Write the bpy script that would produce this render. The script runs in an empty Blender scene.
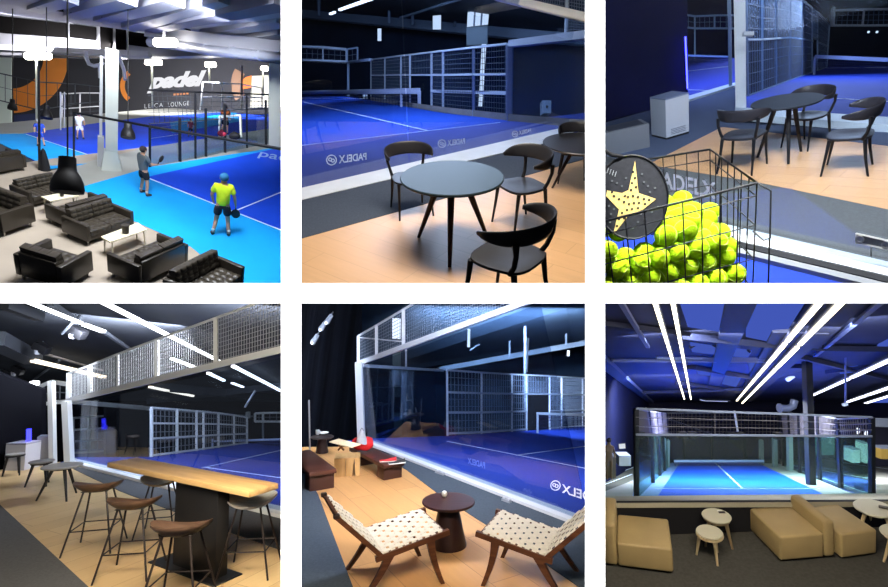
# Six bays of an indoor padel club, seen through the openings of a white wall.
import bpy, bmesh, math, random
from mathutils import Vector, Matrix
random.seed(7)
SC = bpy.context.scene
COL = SC.collection
V = Vector
PI = math.pi
def R(a): return math.radians(a)

# ---------------------------------------------------------------- camera
FPX = 500.0                      # focal length in pixels of the 888 x 587 frame
CAM = V((0.0, 0.0, 1.6))
cd = bpy.data.cameras.new('camera'); co = bpy.data.objects.new('camera', cd); COL.objects.link(co)
co.location = CAM; co.rotation_euler = (R(90), 0, 0)
cd.sensor_fit = 'HORIZONTAL'; cd.sensor_width = 36.0; cd.lens = 36.0*FPX/888.0
cd.clip_start = 0.05; cd.clip_end = 200
SC.camera = co
SC.view_settings.view_transform = 'Standard'; SC.view_settings.look = 'None'
SC.view_settings.gamma = 1; SC.view_settings.exposure = 0; SC.view_settings.use_curve_mapping = False
w = bpy.data.worlds.new('world'); SC.world = w; w.use_nodes = True
w.node_tree.nodes['Background'].inputs[0].default_value = (.6, .66, .8, 1)
w.node_tree.nodes['Background'].inputs[1].default_value = 0.11

def ray(x, y): return V(((x-444.0)/FPX, 1.0, (293.5-y)/FPX))
def at(x, y, d): return CAM + ray(x, y)*d

# ---------------------------------------------------------------- materials
def lin(c):
    o = []
    for v in c:
        v = v/255.0
        o.append(v/12.92 if v <= .04045 else ((v+.055)/1.055)**2.4)
    return (*o, 1.0)
MATS = {}
def mat(name, rgb, rough=.55, metal=0.0, noise=None, bump=None, spec=.4, emit=None, coat=0):
    if name in MATS: return MATS[name]
    m = bpy.data.materials.new(name); m.use_nodes = True
    nt = m.node_tree; b = nt.nodes['Principled BSDF']
    c = lin(rgb)
    b.inputs['Base Color'].default_value = c
    b.inputs['Roughness'].default_value = rough; b.inputs['Metallic'].default_value = metal
    b.inputs['Specular IOR Level'].default_value = spec
    if coat: b.inputs['Coat Weight'].default_value = coat
    if emit:
        b.inputs['Emission Color'].default_value = lin(emit[0]); b.inputs['Emission Strength'].default_value = emit[1]
    if noise or bump:
        tc = nt.nodes.new('ShaderNodeTexCoord')
    if noise:
        n = nt.nodes.new('ShaderNodeTexNoise'); n.inputs['Scale'].default_value = noise[0]; n.inputs['Detail'].default_value = 4
        nt.links.new(tc.outputs['Object'], n.inputs['Vector'])
        r = nt.nodes.new('ShaderNodeValToRGB')
        a = noise[1]
        r.color_ramp.elements[0].position = .3; r.color_ramp.elements[1].position = .7
        r.color_ramp.elements[0].color = (c[0]*(1-a), c[1]*(1-a), c[2]*(1-a), 1)
        r.color_ramp.elements[1].color = (min(1, c[0]*(1+a)), min(1, c[1]*(1+a)), min(1, c[2]*(1+a)), 1)
        nt.links.new(n.outputs['Fac'], r.inputs[0]); nt.links.new(r.outputs[0], b.inputs['Base Color'])
    if bump:
        n2 = nt.nodes.new('ShaderNodeTexNoise'); n2.inputs['Scale'].default_value = bump[0]; n2.inputs['Detail'].default_value = 3
        nt.links.new(tc.outputs['Object'], n2.inputs['Vector'])
        bm = nt.nodes.new('ShaderNodeBump'); bm.inputs['Strength'].default_value = bump[1]; bm.inputs['Distance'].default_value = .01
        nt.links.new(n2.outputs['Fac'], bm.inputs['Height']); nt.links.new(bm.outputs[0], b.inputs['Normal'])
    MATS[name] = m
    return m
def lamp_mat(name, rgb, strength):
    if name in MATS: return MATS[name]
    m = bpy.data.materials.new(name); m.use_nodes = True; nt = m.node_tree; nt.nodes.clear()
    e = nt.nodes.new('ShaderNodeEmission'); e.inputs[0].default_value = lin(rgb); e.inputs[1].default_value = strength
    o = nt.nodes.new('ShaderNodeOutputMaterial'); nt.links.new(e.outputs[0], o.inputs[0])
    MATS[name] = m; return m
def glass_mat(name, tint=(225, 235, 240), refl=.06, rough=.02, white=0.0):
    if name in MATS: return MATS[name]
    m = bpy.data.materials.new(name); m.use_nodes = True; nt = m.node_tree; nt.nodes.clear()
    t = nt.nodes.new('ShaderNodeBsdfTransparent'); t.inputs[0].default_value = lin(tint)
    g = nt.nodes.new('ShaderNodeBsdfGlossy'); g.inputs['Roughness'].default_value = rough; g.inputs[0].default_value = (1, 1, 1, 1)
    lw = nt.nodes.new('ShaderNodeLayerWeight'); lw.inputs[0].default_value = .25
    mp = nt.nodes.new('ShaderNodeMapRange'); mp.inputs['To Min'].default_value = refl; mp.inputs['To Max'].default_value = min(1, refl*4)
    nt.links.new(lw.outputs['Facing'], mp.inputs['Value'])
    mx = nt.nodes.new('ShaderNodeMixShader')
    nt.links.new(mp.outputs[0], mx.inputs[0]); nt.links.new(t.outputs[0], mx.inputs[1]); nt.links.new(g.outputs[0], mx.inputs[2])
    o = nt.nodes.new('ShaderNodeOutputMaterial')
    if white > 0:
        d = nt.nodes.new('ShaderNodeBsdfDiffuse'); d.inputs[0].default_value = (.8, .85, .95, 1)
        m2 = nt.nodes.new('ShaderNodeMixShader'); m2.inputs[0].default_value = white
        nt.links.new(mx.outputs[0], m2.inputs[1]); nt.links.new(d.outputs[0], m2.inputs[2]); nt.links.new(m2.outputs[0], o.inputs[0])
    else:
        nt.links.new(mx.outputs[0], o.inputs[0])
    MATS[name] = m; return m
def plank_mat(name, c1, c2, seam, rough=.45, scale=1.0, bw=1.2, rh=.16, rot=0.0, spec=.35, seamw=.012):
    """wood laid in planks; UV is in metres on the floor plane"""
    if name in MATS: return MATS[name]
    m = bpy.data.materials.new(name); m.use_nodes = True; nt = m.node_tree; b = nt.nodes['Principled BSDF']
    uv = nt.nodes.new('ShaderNodeUVMap')
    mp = nt.nodes.new('ShaderNodeMapping'); mp.inputs['Rotation'].default_value = (0, 0, rot); mp.inputs['Scale'].default_value = (scale,)*3
    nt.links.new(uv.outputs[0], mp.inputs[0])
    br = nt.nodes.new('ShaderNodeTexBrick'); br.inputs['Scale'].default_value = 1
    br.inputs['Brick Width'].default_value = bw; br.inputs['Row Height'].default_value = rh
    br.inputs['Mortar Size'].default_value = seamw*.3; br.inputs['Mortar Smooth'].default_value = .4
    br.inputs['Color1'].default_value = lin(c1); br.inputs['Color2'].default_value = lin(c2); br.inputs['Mortar'].default_value = lin(seam)
    nt.links.new(mp.outputs[0], br.inputs[0])
    mp2 = nt.nodes.new('ShaderNodeMapping'); mp2.inputs['Scale'].default_value = (1.2, 14, 1)
    nt.links.new(mp.outputs[0], mp2.inputs[0])
    n = nt.nodes.new('ShaderNodeTexNoise'); n.inputs['Scale'].default_value = 2.0; n.inputs['Detail'].default_value = 5
    nt.links.new(mp2.outputs[0], n.inputs[0])
    r = nt.nodes.new('ShaderNodeValToRGB'); r.color_ramp.elements[0].color = (.8, .78, .76, 1); r.color_ramp.elements[1].color = (1.1, 1.1, 1.1, 1)
    nt.links.new(n.outputs['Fac'], r.inputs[0])
    mx = nt.nodes.new('ShaderNodeMixRGB'); mx.blend_type = 'MULTIPLY'; mx.inputs[0].default_value = .55
    nt.links.new(br.outputs[0], mx.inputs[1]); nt.links.new(r.outputs[0], mx.inputs[2])
    nt.links.new(mx.outputs[0], b.inputs['Base Color'])
    b.inputs['Roughness'].default_value = rough; b.inputs['Specular IOR Level'].default_value = spec
    MATS[name] = m; return m
def wood_mat(name, c1, c2, rough=.45, axis='X', sc=6.0):
    if name in MATS: return MATS[name]
    m = bpy.data.materials.new(name); m.use_nodes = True; nt = m.node_tree; b = nt.nodes['Principled BSDF']
    tc = nt.nodes.new('ShaderNodeTexCoord'); mp = nt.nodes.new('ShaderNodeMapping')
    s = [sc, sc, sc]; s['XYZ'.index(axis)] = sc*.08
    mp.inputs['Scale'].default_value = s
    nt.links.new(tc.outputs['Object'], mp.inputs[0])
    n = nt.nodes.new('ShaderNodeTexNoise'); n.inputs['Scale'].default_value = 3; n.inputs['Detail'].default_value = 6; n.inputs['Distortion'].default_value = .6
    nt.links.new(mp.outputs[0], n.inputs[0])
    r = nt.nodes.new('ShaderNodeValToRGB'); r.color_ramp.elements[0].position = .3; r.color_ramp.elements[1].position = .7
    r.color_ramp.elements[0].color = lin(c1); r.color_ramp.elements[1].color = lin(c2)
    nt.links.new(n.outputs['Fac'], r.inputs[0]); nt.links.new(r.outputs[0], b.inputs['Base Color'])
    b.inputs['Roughness'].default_value = rough; b.inputs['Specular IOR Level'].default_value = .35
    MATS[name] = m; return m
def fold_mat(name, c1, c2, scale, rough=.9, axis=0):
    """pleated curtain cloth: vertical stripes paint the light and shade of the folds"""
    if name in MATS: return MATS[name]
    m = bpy.data.materials.new(name); m.use_nodes = True; nt = m.node_tree; b = nt.nodes['Principled BSDF']
    uv = nt.nodes.new('ShaderNodeUVMap'); mp = nt.nodes.new('ShaderNodeMapping'); mp.inputs['Scale'].default_value = (scale, .15, 1)
    nt.links.new(uv.outputs[0], mp.inputs[0])
    n = nt.nodes.new('ShaderNodeTexNoise'); n.inputs['Scale'].default_value = 1; n.inputs['Detail'].default_value = 3
    nt.links.new(mp.outputs[0], n.inputs[0])
    r = nt.nodes.new('ShaderNodeValToRGB'); r.color_ramp.elements[0].position = .35; r.color_ramp.elements[1].position = .7
    r.color_ramp.elements[0].color = lin(c1); r.color_ramp.elements[1].color = lin(c2)  # darker and lighter fold shading painted into the cloth colour
    nt.links.new(n.outputs['Fac'], r.inputs[0]); nt.links.new(r.outputs[0], b.inputs['Base Color'])
    bm = nt.nodes.new('ShaderNodeBump'); bm.inputs['Strength'].default_value = .6; bm.inputs['Distance'].default_value = .1
    nt.links.new(n.outputs['Fac'], bm.inputs['Height']); nt.links.new(bm.outputs[0], b.inputs['Normal'])
    b.inputs['Roughness'].default_value = rough; b.inputs['Specular IOR Level'].default_value = .1
    MATS[name] = m; return m

# ---------------------------------------------------------------- mesh builder
def frame_for(d, up=None):
    d = d.normalized()
    u = V(up) if up is not None else V((0, 0, 1))
    if abs(d.dot(u)) > .98*u.length: u = V((0, 1, 0)) if abs(d.y) < .9 else V((1, 0, 0))
    s = d.cross(u).normalized(); t = s.cross(d).normalized()
    return s, t
class MB:
    def __init__(self): self.v = []; self.f = []; self.uv = None
    def add(self, vs, fs):
        b = len(self.v); self.v += [V(p) for p in vs]; self.f += [tuple(i+b for i in f) for f in fs]
    def hexa(self, p):               # 4 bottom then 4 top
        self.add(p, [(3, 2, 1, 0), (4, 5, 6, 7), (0, 1, 5, 4), (1, 2, 6, 5), (2, 3, 7, 6), (3, 0, 4, 7)])
    def box(self, x0, x1, y0, y1, z0, z1):
        self.hexa([(x0, y0, z0), (x1, y0, z0), (x1, y1, z0), (x0, y1, z0), (x0, y0, z1), (x1, y0, z1), (x1, y1, z1), (x0, y1, z1)])
    def rbox(self, x0, x1, y0, y1, z0, z1, r=.02, seg=3, M=None):
        bm = bmesh.new(); bmesh.ops.create_cube(bm, size=1)
        for q in bm.verts: q.co = V(((x0+x1)/2+q.co.x*(x1-x0), (y0+y1)/2+q.co.y*(y1-y0), (z0+z1)/2+q.co.z*(z1-z0)))
        bmesh.ops.bevel(bm, geom=bm.edges[:], offset=r, segments=seg, profile=.5, affect='EDGES')
        bm.verts.index_update()
        vs = [(M @ q.co if M else q.co.copy()) for q in bm.verts]
        self.add(vs, [tuple(q.index for q in f.verts) for f in bm.faces]); bm.free()
    def bar(self, a, b, w, h, up=None):
        a = V(a); b = V(b); s, t = frame_for(b-a, up); s = s*(w/2); t = t*(h/2)
        self.hexa([a-s-t, a+s-t, a+s+t, a-s+t, b-s-t, b+s-t, b+s+t, b-s+t])
    def loft(self, secs, caps=True, closed=True):
        n = len(secs[0]); b = len(self.v)
        for s in secs: self.v += [V(p) for p in s]
        m = n if closed else n-1
        for i in range(len(secs)-1):
            for j in range(m):
                k = (j+1) % n
                self.f.append((b+i*n+j, b+i*n+k, b+(i+1)*n+k, b+(i+1)*n+j))
        if caps:
            self.f.append(tuple(b+j for j in range(n))[::-1]); e = b+(len(secs)-1)*n
            self.f.append(tuple(e+j for j in range(n)))
    def path(self, pts, r, n=8, caps=True):
        pts = [V(p) for p in pts]; m = len(pts)
        rr = r if isinstance(r, (list, tuple)) else [r]*m
        secs = []; prev = None
        for i, p in enumerate(pts):
            d = (pts[min(i+1, m-1)]-pts[max(i-1, 0)])
            if d.length < 1e-9: d = V((0, 0, 1))
            d.normalize()
            if prev is None: s, t = frame_for(d)
            else:
                s = prev-d*prev.dot(d)
                if s.length < 1e-6: s, _ = frame_for(d)
                s.normalize(); t = d.cross(s)
                t = -t
            t = s.cross(d)
            prev = s
            secs.append([p+(s*math.cos(2*PI*k/n)+t*math.sin(2*PI*k/n))*rr[i] for k in range(n)])
        self.loft(secs, caps)
    def tube(self, a, b, r0, r1=None, n=8): self.path([a, b], [r0, r0 if r1 is None else r1], n)
    def lathe(self, prof, n=24, c=(0, 0, 0)):
        c = V(c)
        self.loft([[c+V((r*math.cos(2*PI*k/n), r*math.sin(2*PI*k/n), z)) for k in range(n)] for r, z in prof])
    def poly(self, pts, ext):
        pts = [V(p) for p in pts]; e = V(ext); n = len(pts)
        self.loft([pts, [p+e for p in pts]])
    def ball(self, c, r, n=16, m=10, sc=(1, 1, 1)):
        c = V(c); secs = []
        for i in range(1, m):
            th = PI*i/m
            secs.append([c+V((r*sc[0]*math.sin(th)*math.cos(2*PI*k/n), r*sc[1]*math.sin(th)*math.sin(2*PI*k/n), -r*sc[2]*math.cos(th))) for k in range(n)])
        b = len(self.v); self.loft(secs, caps=False)
        lo = len(self.v); self.v += [c+V((0, 0, -r*sc[2])), c+V((0, 0, r*sc[2]))]
        e = b+(m-2)*n
        for k in range(n):
            self.f.append((lo, b+(k+1) % n, b+k)); self.f.append((lo+1, e+k, e+(k+1) % n))
    def mapped(self, fn): 
        o = MB(); o.v = [V(fn(p)) for p in self.v]; o.f = list(self.f); return o
    def build(self, name, m, parent=None, world=False, smooth=True, angle=40, uvs=None, kind=None):
        me = bpy.data.meshes.new(name)
        off = parent.location if (parent is not None and world) else None
        vs = [p-off for p in self.v] if off is not None else self.v
        me.from_pydata([tuple(p) for p in vs], [], self.f); me.update()
        bm = bmesh.new(); bm.from_mesh(me); bmesh.ops.recalc_face_normals(bm, faces=bm.faces[:]); bm.to_mesh(me); bm.free()
        if uvs is not None:
            l = me.uv_layers.new(name='UVMap')
            for lp in me.loops: l.data[lp.index].uv = uvs[lp.vertex_index]
        if smooth:
            me.shade_smooth(); me.set_sharp_from_angle(angle=R(angle))
        me.materials.append(m)
        o = bpy.data.objects.new(name, me); COL.objects.link(o)
        if parent is not None: o.parent = parent
        if kind: o['kind'] = kind
        LOG.append(o)
        return o
LOG = []
def tag(o, label, cat, group=None):
    o['label'] = label; o['category'] = cat
    if group: o['group'] = group
    return o
def wthing(name, label, cat, loc, group=None):
    o = bpy.data.objects.new(name, None); COL.objects.link(o); o.location = V(loc); o.empty_display_size = .1
    return tag(o, label, cat, group)
def copy_tree(o, parent=None):
    c = o.copy(); COL.objects.link(c)
    if parent is not None: c.parent = parent
    if o.type == 'MESH': LOG.append(c)
    for ch in list(o.children): copy_tree(ch, c)
    return c
def single(mb, name, m, label, cat, group=None, **k):
    return tag(mb.build(name, m, **k), label, cat, group)
def struct(mb, name, m, **k):
    o = mb.build(name, m, **k); o['kind'] = 'structure'; return o

class Bay:
    """one bay of the hall: a floor plane through the point under pixel (ax, ay), seen at `elev` degrees"""
    def __init__(self, ax, ay, depth, elev, roll=0.0):
        d = ray(ax, ay).normalized(); Z = V((0, 0, 1))
        U = (Z-d*d.dot(Z)).normalized(); e = R(elev)
        self.N = (U*math.cos(e)-d*math.sin(e)).normalized()
        self.N = Matrix.Rotation(R(roll), 3, d) @ self.N      # the bays at the sides stand turned a little
        self.Rt = d.cross(self.N).normalized(); self.Fw = self.N.cross(self.Rt).normalized()
        self.O = at(ax, ay, depth)
        self.M = Matrix((self.Rt, self.Fw, self.N)).transposed()
    def fl(self, x, y, h=0.0):
        r = ray(x, y); t = (self.O+self.N*h-CAM).dot(self.N)/r.dot(self.N); return CAM+r*t
    def up(self, b, x, y):
        """the point of the ray through pixel (x, y) nearest to the upright line standing on b"""
        r = ray(x, y).normalized(); n = self.N; w0 = CAM-b
        B = r.dot(n); d = r.dot(w0); e = n.dot(w0); den = 1-B*B
        return CAM+r*((B*e-d)/den)
    def loc(self, p): q = p-self.O; return V((q.dot(self.Rt), q.dot(self.Fw), q.dot(self.N)))
    def mtx(self, p, yaw=0.0, s=1.0): return Matrix.Translation(p) @ self.M.to_4x4() @ Matrix.Rotation(R(yaw), 4, 'Z') @ Matrix.Diagonal((s, s, s, 1))
    def thing(self, name, label, cat, x, y, yaw=0, s=1, h=0.0, group=None, p=None):
        o = bpy.data.objects.new(name, None); COL.objects.link(o); o.empty_display_size = .1
        o.matrix_world = self.mtx(p if p is not None else self.fl(x, y, h), yaw, s)
        return tag(o, label, cat, group)
    def place(self, o, x, y, yaw=0, s=1, h=0.0, p=None): o.matrix_world = self.mtx(p if p is not None else self.fl(x, y, h), yaw, s)
    def floor_poly(self, name, px, m, h=0.0, thick=.03, kind='structure', label=None, cat=None):
        pts = [self.fl(x, y, h) for x, y in px]
        b = MB(); b.poly(pts, -self.N*thick)
        uv = [(self.loc(p).x, self.loc(p).y) for p in b.v]
        o = b.build(name, m, smooth=False, uvs=uv)
        if kind: o['kind'] = kind
        if label: tag(o, label, cat)
        return o
class Plane:
    """a flat surface through three points (a court, a wall, a roof)"""
    def __init__(self, a, b, c):
        self.O = V(a); self.N = (V(b)-V(a)).cross(V(c)-V(a)).normalized()
        if self.N.dot(CAM-self.O) < 0: self.N = -self.N
        self.U = (V(b)-V(a)).normalized(); self.W = self.N.cross(self.U)
    def hit(self, x, y, h=0.0):
        r = ray(x, y); return CAM+r*((self.O+self.N*h-CAM).dot(self.N)/r.dot(self.N))
    def poly(self, name, px, m, h=0.0, thick=.03, kind='structure', parent=None):
        pts = [self.hit(x, y, h) for x, y in px]
        b = MB(); b.poly(pts, -self.N*thick)
        uv = [((p-self.O).dot(self.U), (p-self.O).dot(self.W)) for p in b.v]
        o = b.build(name, m, smooth=False, uvs=uv, parent=parent, world=parent is not None)
        if kind: o['kind'] = kind
        return o
    def stripe(self, mb, a, b, wpx, h=.012):
        """a painted line of the court between two pixels"""
        p = self.hit(*a, h); q = self.hit(*b, h)
        s = (q-p).cross(self.N).normalized()
        wa = wpx*(p-CAM).y/FPX; wb = wpx*(q-CAM).y/FPX
        mb.poly([p-s*wa/2, p+s*wa/2, q+s*wb/2, q-s*wb/2], -self.N*.008)

def lerp(a, b, t): return a+(b-a)*t
def slab_px(name, px, depths, m, ext=.1, kind='structure', **k):
    """a solid slab whose front outline passes through pixels at given distances"""
    pts = [at(x, y, d) for (x, y), d in zip(px, depths)]
    n = (pts[1]-pts[0]).cross(pts[-1]-pts[0]).normalized()
    if n.dot(CAM-pts[0]) > 0: n = -n
    b = MB(); b.poly(pts, n*ext)
    U = (pts[1]-pts[0]).normalized(); W = n.cross(U)
    uv = [((p-pts[0]).dot(U), (p-pts[0]).dot(W)) for p in b.v]
    o = b.build(name, m, smooth=False, uvs=uv, **k)
    if kind: o['kind'] = kind
    return o
def light(name, p, target, sx, sy, power, rgb=(255, 255, 255), spread=None):
    l = bpy.data.lights.new(name, 'AREA'); l.shape = 'RECTANGLE'; l.size = sx; l.size_y = sy; l.energy = power; l.color = lin(rgb)[:3]
    if spread: l.spread = R(spread)
    o = bpy.data.objects.new(name, l); COL.objects.link(o); o.location = p
    o.rotation_euler = (V(target)-V(p)).to_track_quat('-Z', 'Y').to_euler()
    return o

# wire netting between four corners (bl, br, tr, tl)
def netting(mb, bl, br, tr, tl, nx, ny, r):
    for i in range(1, nx):
        t = i/nx; mb.bar(lerp(bl, br, t), lerp(tl, tr, t), r, r)
    for j in range(1, ny):
        t = j/ny; mb.bar(lerp(bl, tl, t), lerp(br, tr, t), r, r)
def fence(name, label, bottoms, tops, m, mw, post_w, rail_fracs, rail_w, cell, wire, group=None, skip=(), rails_skip=(), posts=None):
    """a run of steel posts with rails and wire netting; bottoms and tops are 3D points"""
    t = wthing(name, label, 'fence', bottoms[0], group)
    for i, (b, q) in enumerate(zip(bottoms, tops)):
        if posts is not None and i not in posts: continue
        k = MB(); k.bar(b, q, post_w, post_w); k.build('post', m, t, True)
    for i in range(len(bottoms)-1):
        if i in skip: continue
        a, b2, c, d = bottoms[i], bottoms[i+1], tops[i+1], tops[i]
        for fr in rail_fracs:
            k = MB(); k.bar(lerp(a, d, fr), lerp(b2, c, fr), rail_w, rail_w); k.build('rail', m, t, True)
        if wire:
            n = MB(); L = (b2-a).length; H = (d-a).length
            netting(n, a, b2, c, d, max(2, int(L/cell)), max(2, int(H/cell)), wire)
            n.build('mesh_panel', mw, t, True, smooth=False)
    return t
def text_mesh(body, shear=0.0, bold=0.0, spacing=1.0):
    cu = bpy.data.curves.new('lettering', 'FONT'); cu.body = body; cu.size = 1; cu.shear = shear; cu.offset = bold
    cu.space_character = spacing; cu.dimensions = '2D'; cu.fill_mode = 'BOTH'; cu.resolution_u = 4
    o = bpy.data.objects.new('lettering', cu); COL.objects.link(o)
    dg = bpy.context.evaluated_depsgraph_get(); me = bpy.data.meshes.new_from_object(o.evaluated_get(dg))
    vs = [q.co.copy() for q in me.vertices]; fs = [tuple(p.vertices) for p in me.polygons]
    bpy.data.objects.remove(o); bpy.data.meshes.remove(me)
    x0 = min(q.x for q in vs); x1 = max(q.x for q in vs); y0 = min(q.y for q in vs); y1 = max(q.y for q in vs)
    return [((q.x-x0)/(x1-x0), (q.y-y0)/(y1-y0)) for q in vs], fs
def quad_map(bl, br, tr, tl, u, v): return lerp(lerp(bl, br, u), lerp(tl, tr, u), v)
def letters(mb, body, quad, mirror=False, thick=None, **k):
    uv, fs = text_mesh(body, **k)
    vs = [quad_map(*quad, (1-u) if mirror else u, v) for u, v in uv]
    if thick is None: mb.add(vs, fs)
    else:
        n = len(vs); mb.add(vs, fs); mb.add([p+thick for p in vs], fs)
def ring_mark(mb, quad, c, r0, r1, n=20, asp=1.0):
    """flat ring inside a quad (u, v units)"""
    a = []; b = []
    for i in range(n):
        t = 2*PI*i/n
        a.append(quad_map(*quad, c[0]+r0*asp*math.cos(t), c[1]+r0*math.sin(t))); b.append(quad_map(*quad, c[0]+r1*asp*math.cos(t), c[1]+r1*math.sin(t)))
    mb.add(a+b, [(i, (i+1) % n, n+(i+1) % n, n+i) for i in range(n)])
# trimming at the dividing walls of the bays
def trim(objs, planes):
    bpy.context.view_layer.update()
    for o in objs:
        if o.type != 'MESH': continue
        mw = o.matrix_world; inv = mw.inverted()
        for (po, no) in planes:
            if not any((mw @ q.co-po).dot(no) > 1e-4 for q in o.data.vertices): continue
            if o.data.users > 1: o.data = o.data.copy()
            bm = bmesh.new(); bm.from_mesh(o.data)
            lp = inv @ po; ln = (mw.to_3x3().transposed() @ no).normalized()
            r = bmesh.ops.bisect_plane(bm, geom=bm.verts[:]+bm.edges[:]+bm.faces[:], plane_co=lp, plane_no=ln, clear_outer=True)
            ed = [g for g in r['geom_cut'] if isinstance(g, bmesh.types.BMEdge)]
            try: bmesh.ops.holes_fill(bm, edges=ed, sides=0)
            except Exception: pass
            bm.to_mesh(o.data); bm.free(); o.data.update()
GX1, GX2, GY = (281.0, 301.3), (585.2, 605.0), (283.2, 303.3)
def side_plane(x, sign):       # upright plane through the camera and pixel column x; sign +1 cuts what lies to the right
    r = ray(x, 293.5); n = V((r.y, -r.x, 0)).normalized()*sign
    return (CAM.copy(), n)
def level_plane(y, sign):      # plane through the camera and pixel row y; sign +1 cuts what lies above
    r = ray(444, y); n = V((0, -r.z, r.y)).normalized()*sign
    return (CAM.copy(), n)
MARK = 0
def end_bay(planes):
    global MARK
    trim(LOG[MARK:], planes); MARK = len(LOG)

# ---------------------------------------------------------------- people
def skin_mesh(name, verts, edges, radii, m, parent, sub=2, root=0):
    me = bpy.data.meshes.new(name); me.from_pydata([tuple(p) for p in verts], edges, [])
    o = bpy.data.objects.new(name, me); COL.objects.link(o)
    o.modifiers.new('skin', 'SKIN'); 
    for i, r in enumerate(radii):
        sv = me.skin_vertices[0].data[i]; sv.radius = r if isinstance(r, tuple) else (r, r); sv.use_root = (i == root)
    s = o.modifiers.new('sub', 'SUBSURF'); s.levels = sub; s.render_levels = sub
    dg = bpy.context.evaluated_depsgraph_get(); nm = bpy.data.meshes.new_from_object(o.evaluated_get(dg))
    bpy.data.objects.remove(o); nm.name = name
    nm.shade_smooth(); nm.materials.clear(); nm.materials.append(m)
    q = bpy.data.objects.new(name, nm); COL.objects.link(q); q.parent = parent; LOG.append(q)
    return q
# ---------------------------------------------------------------- the white wall with its six openings, and added light-blocking partitions behind it
M_white = mat('white_plaster', (246, 246, 246), .8, noise=(30, .01), spec=.1)
M_dark = mat('charcoal_partition_paint', (22, 24, 30), .9, spec=.1)
FD = 1.25
def bar_px(mb, x0, x1, y0, y1, d0=FD, d1=FD+.02, ix=0.0, iy=0.0):
    mb.hexa([at(x0, y1, d0), at(x1, y1, d0), at(x1-ix, y1-iy, d1), at(x0+ix, y1-iy, d1), at(x0, y0, d0), at(x1, y0, d0), at(x1-ix, y0+iy, d1), at(x0+ix, y0+iy, d1)])
b = MB()
bar_px(b, -260, 1150, GY[0], GY[1], iy=1)
for gx in (GX1, GX2):
    bar_px(b, gx[0], gx[1], -170, GY[0], ix=1); bar_px(b, gx[0], gx[1], GY[1], 760, ix=1)
struct(b, 'wall_front', M_white, smooth=False)
b = MB(); bar_px(b, -260, 1150, GY[0]+2, GY[1]-2, FD+.022, 46); struct(b, 'slab_light_divider', M_dark, smooth=False)  # added divider, keeps light of upper and lower bays apart
for nm, gx in (('wall_left', GX1), ('wall_right', GX2)):
    for up_, (ya, yb) in ((1, (-170, GY[0]+2)), (0, (GY[1]-2, 760))):
        b = MB(); bar_px(b, gx[0]+2.5, gx[1]-2.5, ya, yb, FD+.022, 46); struct(b, nm, M_dark, smooth=False)  # added behind the front wall so light stays in its bay
# added strip lights, out of view, that keep the front wall white
for z, tz in ((1.15, -1), (-1.15, 1)):
    light('wall_added_light', CAM+V((0, FD-.32, z)), CAM+V((0, FD+.12, 0)), 2.6, .05, 46, spread=80)
M_blackmetal = mat('black_powder_coat', (18, 18, 20), .45)
M_whitesteel = mat('white_painted_steel', (205, 212, 222), .45, noise=(8, .04))
M_wire = mat('pale_fence_wire', (150, 158, 172), .5)
MARK = len(LOG)
# ---------------------------------------------------------------- shared furniture
def make_chair(T, m_shell, m_leg):
    s = MB(); n = 28
    def ring(k, z, dy=0):
        o = []
        for i in range(n):
            a = 2*PI*i/n; c, q = math.cos(a), math.sin(a)
            x = math.copysign(abs(c)**.6, c)*(.225 if q > 0 else .215); y = math.copysign(abs(q)**.65, q)*.215
            o.append((x*k, y*k+dy, z+.012*(1 if abs(x) > .12 else 0)*0))
        return o
    s.loft([ring(.9, .418), ring(.98, .424), ring(1, .436), ring(.985, .448), ring(.9, .45), ring(.55, .441), ring(.1, .438)])
    s.build('seat', m_shell, T)
    for sx in (-1, 1):
        k = MB(); k.path([(sx*.185, .165, .43), (sx*.193, .18, .25), (sx*.21, .205, 0)], [.021, .016, .011], 10); k.build('leg', m_leg, T)
        k = MB(); k.path([(sx*.18, -.155, .43), (sx*.19, -.185, .22), (sx*.205, -.235, 0)], [.021, .016, .011], 10); k.build('leg', m_leg, T)
        k = MB(); k.path([(sx*.185, -.13, .425), (sx*.2, -.165, .5), (sx*.222, -.185, .6), (sx*.225, -.18, .69)], [.02, .017, .017, .022], 10); k.build('back_post', m_leg, T)
    bk = MB(); secs = []
    N = 26
    for i in range(N+1):
        a = R(-112+224*i/N); q = abs(a)/R(112)
        cx, cy = .275*math.sin(a), -.02-.235*math.cos(a)
        o = V((math.sin(a), -math.cos(a)*1.1, 0)).normalized()
        hh = .056*(1-q**3)+.017; zc = .705+.02*(1-q*q); th = .011
        c = V((cx, cy, zc)); up = V((0, 0, 1))+o*.16
        secs.append([c+o*(th*math.cos(t))*1.0+up*hh*math.copysign(abs(math.sin(t))**.7, math.sin(t)) for t in [2*PI*j/12 for j in range(12)]])
    bk.loft(secs); bk.build('backrest', m_shell, T, angle=60)
    return T
def make_round_table(T, dia, h, m_top, m_leg, legs=3, a0=-90, foot=.33, rim=None, lr=.024):
    r = dia/2; k = MB(); k.lathe([(r-.012, h-.024), (r-.002, h-.016), (r, h-.008), (r-.006, h)], 48); k.build('tabletop', m_top, T, angle=30)
    for i in range(legs):
        a = R(a0+360*i/legs); c, s = math.cos(a), math.sin(a)
        q = MB(); q.path([(c*.1, s*.1, h-.024), (c*foot, s*foot, 0)], [lr*1.25, lr*.6], 10); q.build('leg', m_leg, T)
    q = MB(); q.lathe([(.15, h-.05), (.15, h-.024)], 24); q.build('hub', m_leg, T)
    return T
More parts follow.
